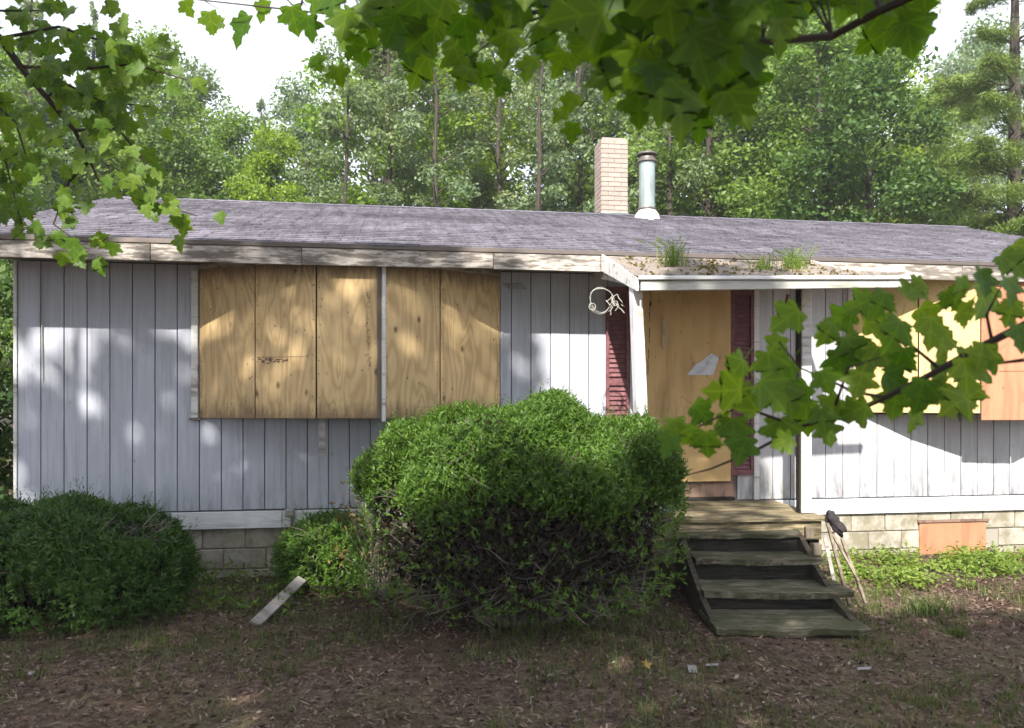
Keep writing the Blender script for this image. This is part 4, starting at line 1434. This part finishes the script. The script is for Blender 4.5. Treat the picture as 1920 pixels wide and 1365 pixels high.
def leaf_set(mname):
    out = []
    for i in range(6):
        me = maple_leaf(100 + i).mesh('leaf')
        me.polygons.foreach_set('use_smooth', [True] * len(me.polygons))
        me.materials.append(M[mname])
        out.append(me)
    return out


def hang_leaf(meshes_, parent, p, size, ang, tilt, r, face=None):
    """leaf with base at p, tip pointing at angle ang (degrees from straight down, in the view plane), tilted about"""
    o = link('leaf', r.choice(meshes_), parent)
    a = R(ang)
    tip = Vector((math.sin(a), r.uniform(-.35, .35), -math.cos(a))).normalized()
    nrm = Vector((r.uniform(-1, 1) * tilt, -1, r.uniform(-.6, 1) * tilt))
    xa = tip.cross(nrm).normalized()
    nz = xa.cross(tip).normalized()
    m_ = Matrix((xa, tip, nz)).transposed().to_4x4()
    m_ = Matrix.Translation(p) @ m_ @ Matrix.Diagonal((size, size, size, 1))
    o.matrix_world = m_
    return o


def limb(parent, pts, r0, r1, name='branch'):
    n = len(pts)
    return MB().tube(pts, [r0 + (r1 - r0) * i / (n - 1) for i in range(n)], 6).build(name, M['twig'], parent)


# --- bough across the top of the view
top_tree = thing('maple_tree', 'maple whose big dark leaves hang across the top of the view', 'tree', (2.6, -1.6, 0), 0, 'maples close to the camera')
inv = Matrix.Translation((-2.6, 1.6, 0))


def loc(p, o):
    return Vector(p) - o.location


rt = random.Random(5)
ML = leaf_set('maple_near')
top_list = []
# (px, py, size px) by cluster
rows = [
    (345, 22, 40), (392, 48, 48), (410, 55, 44), (465, 70, 75), (500, 28, 50), (545, 45, 60), (585, 30, 70), (590, 125, 40), (575, 60, 55), (632, 148, 45), (625, 25, 75),
    (650, 60, 70), (668, 100, 70), (700, 40, 80), (690, 75, 70), (640, 110, 60), (735, 30, 90), (745, 70, 75), (755, 110, 85), (785, 40, 90), (800, 150, 80), (815, 95, 80), (835, 45, 95), (850, 125, 75),
    (870, 70, 75), (885, 25, 90), (880, 160, 60), (905, 150, 60), (930, 60, 85), (955, 95, 70), (945, 170, 50), (980, 30, 90), (1000, 140, 60), (1015, 80, 75), (1045, 35, 95), (1060, 130, 60), (1085, 75, 80),
    (1078, 205, 50), (1075, 255, 45),
    (1120, 40, 130), (1130, 100, 140), (1165, 60, 150), (1160, 150, 110), (1180, 190, 100), (1205, 40, 150), (1215, 110, 110), (1250, 30, 140), (1245, 190, 130), (1260, 225, 130), (1275, 85, 100), (1290, 160, 120),
    (1310, 40, 150), (1325, 215, 120), (1340, 110, 130), (1350, 170, 130), (1365, 225, 100), (1375, 40, 140), (1385, 130, 110), (1240, 240, 80), (1200, 215, 80), (1310, 245, 75), (1410, 60, 110), (1430, 20, 120), (1400, 170, 80), (1300, 130, 120), (1335, 60, 130), (1280, 200, 120),
    (1470, 25, 110), (1505, 20, 90), (1460, 80, 80), (1540, 30, 90), (1570, 20, 80), (1600, 35, 85), (1640, 20, 80), (1665, 60, 90), (1690, 30, 100), (1700, 85, 80), (1660, 100, 70), (1625, 15, 70),
]
for px, py, sz_ in rows:
    top_list.append((px, py, sz_))
for px, py, sz_ in rows:
    if px > 560 and rt.random() < 0.45:
        top_list.append((px + rt.uniform(-45, 45), py - rt.uniform(5, 45), sz_ * rt.uniform(0.75, 1.0)))
for k_ in range(45):
    top_list.append((rt.uniform(620, 1700), rt.uniform(-60, 25), rt.uniform(70, 120)))
d_of = lambda px: 3.5 - 1.4 * min(1, max(0, (px - 500) / 650)) + (0.5 * max(0, (px - 1400) / 320))
MAINT = [at(2050, -150, 1.6), at(1850, -70, 2.0), at(1650, 20, 2.35), at(1560, 68, 2.4), at(1430, 78, 2.3), at(1250, 40, 2.2), at(1050, 20, 2.5), at(900, 30, 2.9), at(800, 70, 3.1), at(690, 35, 3.3), at(560, 20, 3.5), at(330, -5, 3.8)]
limb(top_tree, [loc(p, top_tree) for p in [HP(0, 0, 0)] [:0] + [Vector((2.6, -1.6, 3.2)), Vector((2.4, -0.4, 3.4)), Vector((2.0, 0.6, 3.1))] + MAINT], 0.019, 0.003)
for i, (px, py, sz_) in enumerate(top_list):
    d = d_of(px) + rt.uniform(-0.25, 0.25)
    size = sz_ * 0.88 / F * d
    b = at(px, py - sz_ * 0.55, d)
    o = hang_leaf(ML, top_tree, loc(b, top_tree), size, rt.gauss(0, 34), 0.55, rt)
    near_i = min(range(len(MAINT)), key=lambda q: (MAINT[q] - b).length)
    if i % 2 == 0 and py > 0:
        base = MAINT[near_i]
        q = b + Vector((0, 0, 0.35 * size))
        limb(top_tree, [loc(base, top_tree), loc(base.lerp(q, 0.55) + Vector((0, 0, 0.03)), top_tree), loc(q, top_tree)], 0.0045, 0.0018, 'twig')
MB().tube([(0, 0, -0.1), (0.05, 0, 2.0), (-0.05, -0.05, 4.5), (0.1, -0.1, 7.5)], [0.2, 0.16, 0.12, 0.04], 10).build('trunk', M['bark'], top_tree)

# --- bough from the right
right_tree = thing('maple_tree', 'maple bough reaching in from the right before the pale boarded window', 'tree', (3.4, 1.2, 0), 0, 'maples close to the camera')
MB().tube([(0, 0, -0.1), (0.04, 0, 1.2), (-0.03, 0.02, 2.6), (0.08, 0.0, 4.4)], [0.10, 0.085, 0.06, 0.03], 10).build('trunk', M['bark'], right_tree)
MR = leaf_set('maple_side')
MAINR = [Vector((3.4, 1.2, 1.9)), at(2150, 500, 2.15), at(1925, 607, 2.3), at(1830, 655, 2.35), at(1740, 705, 2.4), at(1650, 750, 2.45), at(1580, 780, 2.5), at(1500, 800, 2.55), at(1410, 848, 2.6), at(1330, 880, 2.65), at(1290, 890, 2.7)]
limb(right_tree, [loc(p, right_tree) for p in MAINR], 0.015, 0.002)
for tw in ([(1660, 745, 2.45), (1600, 735, 2.4), (1560, 715, 2.4), (1500, 690, 2.4), (1460, 640, 2.4)], [(1760, 690, 2.4), (1700, 640, 2.35), (1640, 600, 2.35)], [(1860, 640, 2.35), (1850, 590, 2.3), (1880, 530, 2.3)],
           [(1920, 675, 2.3), (1880, 680, 2.35), (1820, 690, 2.4)], [(1500, 800, 2.55), (1440, 780, 2.5), (1390, 760, 2.5), (1310, 800, 2.5), (1250, 830, 2.5)], [(1820, 660, 2.35), (1790, 740, 2.35), (1800, 790, 2.35)], [(1560, 780, 2.5), (1590, 690, 2.4), (1650, 670, 2.4)]):
    limb(right_tree, [loc(at(*q), right_tree) for q in tw], 0.006, 0.002, 'twig')
rr_ = random.Random(9)
rows = [
    (1900, 500, 80), (1870, 520, 85), (1835, 545, 80), (1800, 555, 70), (1770, 580, 70), (1740, 560, 60), (1890, 560, 80), (1855, 590, 110), (1900, 600, 70), (1905, 650, 80),
    (1700, 590, 70), (1660, 585, 75), (1640, 600, 80), (1720, 620, 85), (1690, 650, 100), (1745, 640, 90), (1770, 665, 90), (1800, 620, 70), (1625, 650, 90), (1600, 625, 80), (1590, 670, 80), (1570, 700, 85), (1640, 700, 100),
    (1700, 700, 95), (1755, 720, 85), (1800, 720, 95), (1840, 720, 100), (1870, 700, 80), (1820, 760, 80), (1780, 755, 75), (1730, 760, 95), (1690, 770, 90), (1650, 745, 90), (1610, 740, 80), (1720, 800, 70), (1810, 790, 90), (1850, 680, 70),
    (1560, 640, 70), (1530, 650, 60), (1495, 625, 90), (1470, 660, 60), (1545, 730, 70), (1520, 760, 75), (1485, 720, 90), (1440, 705, 90), (1400, 730, 110), (1430, 770, 110), (1470, 770, 100), (1510, 800, 90), (1390, 780, 100), (1420, 820, 100), (1460, 830, 90),
    (1380, 830, 90), (1350, 810, 70), (1300, 800, 80), (1330, 850, 80), (1260, 820, 70), (1250, 850, 70), (1395, 860, 80), (1540, 800, 70), (1580, 790, 85), (1620, 800, 80), (1550, 825, 70), (1480, 850, 60), (1360, 760, 60), (1310, 830, 60),
]
for px, py, sz_ in rows:
    d = 2.4 + rr_.uniform(-0.2, 0.25) + 0.1 * (1650 - px) / 400
    size = sz_ * 0.72 / F * d
    b = at(px + rr_.uniform(-8, 8), py - sz_ * 0.5, d)
    hang_leaf(MR, right_tree, loc(b, right_tree), size, rr_.gauss(-18, 40), 0.6, rr_)

# --- boughs from the left
left_tree = thing('maple_tree', 'maple bough with small light green leaves hanging at the upper left', 'tree', (-5.2, 2.6, 0), 0, 'maples close to the camera')
MB().tube([(0, 0, -0.1), (0.05, 0, 1.6), (-0.05, 0, 3.4), (0.05, 0, 6.5)], [0.15, 0.12, 0.09, 0.03], 10).build('trunk', M['bark'], left_tree)
MLf = leaf_set('maple_left')
MAINL = [Vector((-5.2, 2.6, 4.6)), at(-180, -60, 4.2), at(0, 72, 4.2), at(50, 140, 4.2), at(90, 185, 4.2), at(140, 245, 4.25), at(168, 300, 4.3), at(185, 340, 4.3)]
limb(left_tree, [loc(p, left_tree) for p in MAINL], 0.030, 0.005)
TWL = []
for tw in ([(40, 125, 4.2), (150, 130, 4.1), (250, 120, 4.1), (350, 150, 4.1)], [(90, 185, 4.2), (110, 150, 4.2), (190, 190, 4.2), (280, 200, 4.2)], [(140, 245, 4.25), (220, 240, 4.2), (270, 300, 4.2), (290, 380, 4.2), (370, 405, 4.2)],
           [(168, 300, 4.3), (130, 340, 4.3), (100, 420, 4.2), (170, 470, 4.2)], [(-180, -60, 4.2), (-60, 150, 4.4), (10, 300, 4.4), (40, 420, 4.4)], [(0, 72, 4.2), (110, 50, 4.2), (230, 90, 4.2), (310, 110, 4.2)], [(-100, 20, 4.2), (0, 20, 4.2), (90, 20, 4.2)], [(-60, 150, 4.4), (30, 230, 4.4), (60, 330, 4.4)]):
    pts = [at(*q) for q in tw]
    limb(left_tree, [loc(p, left_tree) for p in pts], 0.010, 0.003, 'twig')
    TWL.append(pts)
rl = random.Random(12)
nleaf = 0
for pts in TWL:
    n = int(sum((pts[i + 1] - pts[i]).length for i in range(len(pts) - 1)) / 0.0235)
    for i in range(n):
        t = rl.uniform(0.05, 1) * (len(pts) - 1)
        k_ = min(int(t), len(pts) - 2)
        b = pts[k_].lerp(pts[k_ + 1], t - k_) + Vector((rl.gauss(0, .07), rl.gauss(0, .12), rl.gauss(-0.01, .07)))
        hang_leaf(MLf, left_tree, loc(b, left_tree), rl.uniform(.065, .110), rl.gauss(5, 45), 0.75, rl)
        nleaf += 1


# --- unseen maple crown, its leaves kept only where shade is wanted below
def lit(u_, z_):
    """share of crown leaves dropped so sun reaches a spot of the wall front (house coordinates, z above ground)"""
    n1_ = fbm(u_ * 1.3, z_ * 1.1, 4.0)
    if z_ > 2.72:
        return 1.0                                     # roof and the wood behind stand in the sun
    if z_ > 2.46:                                      # eave board
        return 1.0 if (u_ < -4.5 or -3.35 < u_ < -2.75 or u_ > -0.35) else 0.10 + 0.5 * max(0, n1_)
    if u_ > 2.75:
        return 1.0
    if u_ > 1.7:
        return 0.55 + 0.9 * n1_
    if 0.30 + 0.25 * n1_ < u_ < 1.7:
        return 1.0
    if u_ < -4.05 + 0.35 * n1_ and z_ > 0.3:
        return 0.60 + 0.8 * n1_
    if u_ < -3.6 and z_ > 2.1:
        return 0.45 + 0.8 * n1_
    if -2.6 < u_ < -0.2 and z_ > 1.55:
        return 0.42 + 0.25 * n1_
    if -3.45 < u_ < -2.5 and z_ > 2.25:
        return 0.85
    if -1.25 < u_ < 1.7 and z_ < 0.75:
        return 1.0                                     # top of the big bush
    return 0.06 + 0.35 * max(0, n1_)


def lit_ground(u_, v_):
    n1_ = fbm(u_ * 0.9 + 20, v_ * 0.9, 1.0)
    if u_ > 2.55 and v_ > -2.5:
        return 1.0 if v_ > -2.1 else 0.6 + 0.6 * n1_
    if (-1.2 < u_ < 1.45 and v_ > -1.30 + 0.3 * n1_ + max(0.0, u_ - 0.9) * 1.6) or (-2.0 < u_ < -1.0 and v_ > -0.95):
        return 1.0
    if u_ > 1.0 and v_ > -0.62:
        return 0.8
    return 0.13 + 0.60 * max(0, n1_ - 0.02)


g_ = np.random.default_rng(99)
N = 52000
cand = g_.uniform(-1, 1, (N, 3))
cand = cand[(np.abs(cand) ** 2.2).sum(1) < 1]
cand = cand * np.array([7.6, 2.3, 4.2]) + np.array([-2.2, -1.0, 6.9])
keep = []
for p in cand:
    X, Y, Z = p
    if Y > 0.3 and Z < 1.75 + 0.62 * Y + 0.3:
        continue
    uu = (X - P0.x) * CT + (Y - P0.y) * ST
    vv = -(X - P0.x) * ST + (Y - P0.y) * CT
    t = -vv
    uw, zw = uu + SA * t, Z - SB * t
    if zw >= 0:
        pr_ = lit(uw, zw)
    else:
        t2 = Z / SB
        pr_ = lit_ground(uu + SA * t2, vv + t2)
    if pr_ > 0.97 or g_.random() < max(pr_, 0.0):
        continue
    keep.append(p)
keep = np.array(keep)
shade_tree = thing('maple_tree', 'unseen maple above the frame, its crown shaped to shade wall and ground', 'tree', (-3.4, -2.2, 0), 0, 'maples close to the camera')
MB().tube([(0, 0, -0.1), (0.1, 0.1, 2.4), (0.2, 0.4, 4.8), (0.9, 1.0, 8.8)], [0.24, 0.2, 0.14, 0.04], 10).tube([(0.15, 0.3, 4.0), (2.0, 0.8, 6.0), (4.6, 1.2, 7.6)], [0.1, 0.07, 0.02], 7).tube([(0.15, 0.3, 3.6), (-2.0, 1.0, 5.8), (-3.6, 1.4, 7.4)], [0.1, 0.06, 0.02], 7).build('trunk', M['bark'], shade_tree)
quads('crown', rand_leaves(keep - np.array([-3.4, -2.2, 0]), 0.14, 0.085, 0.2, g_), M['crown'], shade_tree)
print('canopy leaves', len(keep), 'left leaves', nleaf, 'top leaves', len(top_list))

# ------------------------------------------------------------------ plants and litter on the ground
g_ = np.random.default_rng(31)


def house_clear(x, y):
    uu = (x - P0.x) * CT + (y - P0.y) * ST
    vv = -(x - P0.x) * ST + (y - P0.y) * CT
    return not (UL - 0.05 < uu < UR and vv > -0.02)


# weeds along the foundation at the right
cs, axs = [], []
for i in range(420):
    uu = g_.uniform(2.75, 6.4); vv = -abs(g_.normal(0.62, 0.34)) - 0.12
    fb_ = fbm(uu * 1.6, vv * 2, 3)
    if fb_ < -0.04:
        continue
    hh = 0.03 + 0.20 * max(0, 0.35 + fb_) * math.exp(vv * 0.4)
    p = HP(uu, vv, 0); n = 26
    q = np.stack([p.x + g_.normal(0, .06, n), p.y + g_.normal(0, .06, n), g_.uniform(0.1, 1, n) * hh], 1)
    cs.append(q)
quads('weeds', rand_leaves(np.concatenate(cs), 0.026, 0.013, 0.5, g_), M['weed'], None, 'stuff')
# weeds at the left foundation and under the bushes
cs = []
for i in range(150):
    uu = g_.uniform(-3.4, -1.4); vv = -g_.uniform(0.05, 1.5)
    hh = g_.uniform(0.05, 0.24)
    p = HP(uu, vv, 0); n = 16
    cs.append(np.stack([p.x + g_.normal(0, .05, n), p.y + g_.normal(0, .05, n), g_.uniform(0, 1, n) * hh + 0.01], 1))
quads('weeds', rand_leaves(np.concatenate(cs), 0.024, 0.010, 0.4, g_), M['yew'], None, 'stuff')

# leaf litter
n = 34000
x = g_.uniform(-5.2, 5.6, n); y = 3.4 + 5.2 * g_.uniform(0, 1, n) ** 1.2
ok = np.array([house_clear(a, b) for a, b in zip(x, y)])
x, y = x[ok], y[ok]
z = np.array([ground_z(a, b) for a, b in zip(x, y)]) + g_.uniform(0.003, 0.022, len(x))
c = np.stack([x, y, z], 1)
nr = unit(g_.normal(size=(len(x), 3)) * 0.45 + np.array([0, 0, 1]))
ax = unit(np.cross(nr, g_.normal(size=(len(x), 3))))
sd = np.cross(nr, ax)
s = g_.uniform(0.4, 1.25, len(x))
quads('leaf_litter', rhombi(c, ax, sd, 0.022 * s, 0.010 * s), M['litter'], None, 'stuff')

# matted needles and twig bits
n = 42000
x = g_.uniform(-5.2, 5.6, n); y = 3.4 + 5.0 * g_.uniform(0, 1, n) ** 1.4
ok = np.array([house_clear(a, b) for a, b in zip(x, y)])
x, y = x[ok], y[ok]
z = np.array([ground_z(a, b) for a, b in zip(x, y)]) + g_.uniform(0.001, 0.015, len(x))
c = np.stack([x, y, z], 1)
nr = unit(g_.normal(size=(len(x), 3)) * 0.25 + np.array([0, 0, 1]))
ax = unit(np.cross(nr, g_.normal(size=(len(x), 3))))
sd = np.cross(nr, ax)
s = g_.uniform(0.4, 1.5, len(x))
quads('dry_needles', rhombi(c, ax, sd, 0.030 * s, 0.0022 * s), M['straw'], None, 'stuff')

# thin grass
B = []
for i in range(8200):
    x_ = g_.uniform(-5, 5.4); y_ = g_.uniform(3.5, 7.2)
    w_ = fbm(x_ * 0.8 + 3, y_ * 0.8, 7) + (0.22 if (y_ < 4.7 and x_ > 0.5) else 0) + (0.14 if y_ < 4.6 else 0) + (0.1 if x_ < -1.2 else 0)
    if w_ < 0.02 + g_.uniform(-0.1, 0.14) or not house_clear(x_, y_):
        continue
    z_ = ground_z(x_, y_)
    for k_ in range(6):
        a = g_.uniform(0, 6.28); h_ = g_.uniform(0.02, 0.075); l_ = g_.uniform(0.2, 0.9) * h_
        bx, by = x_ + g_.normal(0, .025), y_ + g_.normal(0, .025)
        dx, dy = math.cos(a), math.sin(a)
        w = 0.003
        B.append([(bx - dy * w, by + dx * w, z_), (bx + dy * w, by - dx * w, z_), (bx + dx * l_ + dy * w * .3, by + dy * l_ - dx * w * .3, z_ + h_), (bx + dx * l_ - dy * w * .3, by + dy * l_ + dx * w * .3, z_ + h_)])
quads('grass', np.array(B), M['grass'], None, 'stuff')


def tuft(label, p, n, h, spread_, m, name='grass_tuft', seed=0, w=0.004, group=None):
    g = np.random.default_rng(seed)
    B = []
    for i in range(n):
        a = g.uniform(0, 6.28); hh = h * g.uniform(0.4, 1); l = hh * g.uniform(0.2, 0.9)
        bx, by = g.normal(0, spread_), g.normal(0, spread_ * 0.5)
        dx, dy = math.cos(a), math.sin(a)
        m1 = (bx + dx * l * .4, by + dy * l * .4, hh * .65)
        B.append([(bx - dy * w, by + dx * w, -.01), (bx + dy * w, by - dx * w, -.01), (m1[0] + dy * w, m1[1] - dx * w, m1[2]), (m1[0] - dy * w, m1[1] + dx * w, m1[2])])
        B.append([(m1[0] - dy * w, m1[1] + dx * w, m1[2]), (m1[0] + dy * w, m1[1] - dx * w, m1[2]), (bx + dx * l, by + dy * l, hh * .95), (bx + dx * l, by + dy * l, hh)])
    o = quads(name, np.array(B), m)
    o.location = p
    tag(o, label, 'grass', group)


tuft('green grass tuft growing on the bare ground right of the steps', on_ground(1742, 1150), 130, 0.14, 0.08, M['grass'], seed=1)
tuft('small grass tuft below the larger tuft, right of the bottom step', on_ground(1790, 1195), 80, 0.10, 0.045, M['grass'], seed=2)
for i, (uu, vv, n, h, lb) in enumerate(((1.30, -1.15, 90, 0.28, 'thin weedy grass on the porch roof near its left end'), (2.05, -1.35, 60, 0.18, 'sparse grass in the middle of the mossy porch roof'), (2.38, -1.30, 120, 0.22, 'thick green grass clump near the right end of porch roof'))):
    tuft(lb, HP(uu, vv, pz(uu, vv) + 0.01), n, h, 0.06, M['weed'], seed=10 + i, w=0.003)
# dry stalks on the porch roof
cs = []
for i in range(160):
    uu, vv = g_.uniform(0.9, 2.8), g_.uniform(-1.68, -0.75)
    p = HP(uu, vv, pz(uu, vv) + 0.015)
    cs.append([p.x, p.y, p.z])
cs = np.repeat(np.array(cs), 6, 0) + g_.normal(size=(960, 3)) * np.array([.03, .03, .012])
quads('roof_litter', rand_leaves(cs, 0.022, 0.010, 0.4, g_), M['hazel'], None, 'stuff')

# ------------------------------------------------------------------ air
hz = NT('haze_air')
hz.t.nodes.remove(hz.b)
pv = hz.n("ShaderNodeVolumePrincipled")
pv.inputs["Color"].default_value = (0.93, 0.96, 1.0, 1)
pv.inputs["Density"].default_value = 0.0015
pv.inputs["Anisotropy"].default_value = 0.2
hz.l(pv.outputs[0], [n for n in hz.t.nodes if n.type == 'OUTPUT_MATERIAL'][0].inputs["Volume"])
MB().box(-130, 130, -60, 140, -1.2, 24).build('haze', hz.m, kind='stuff')
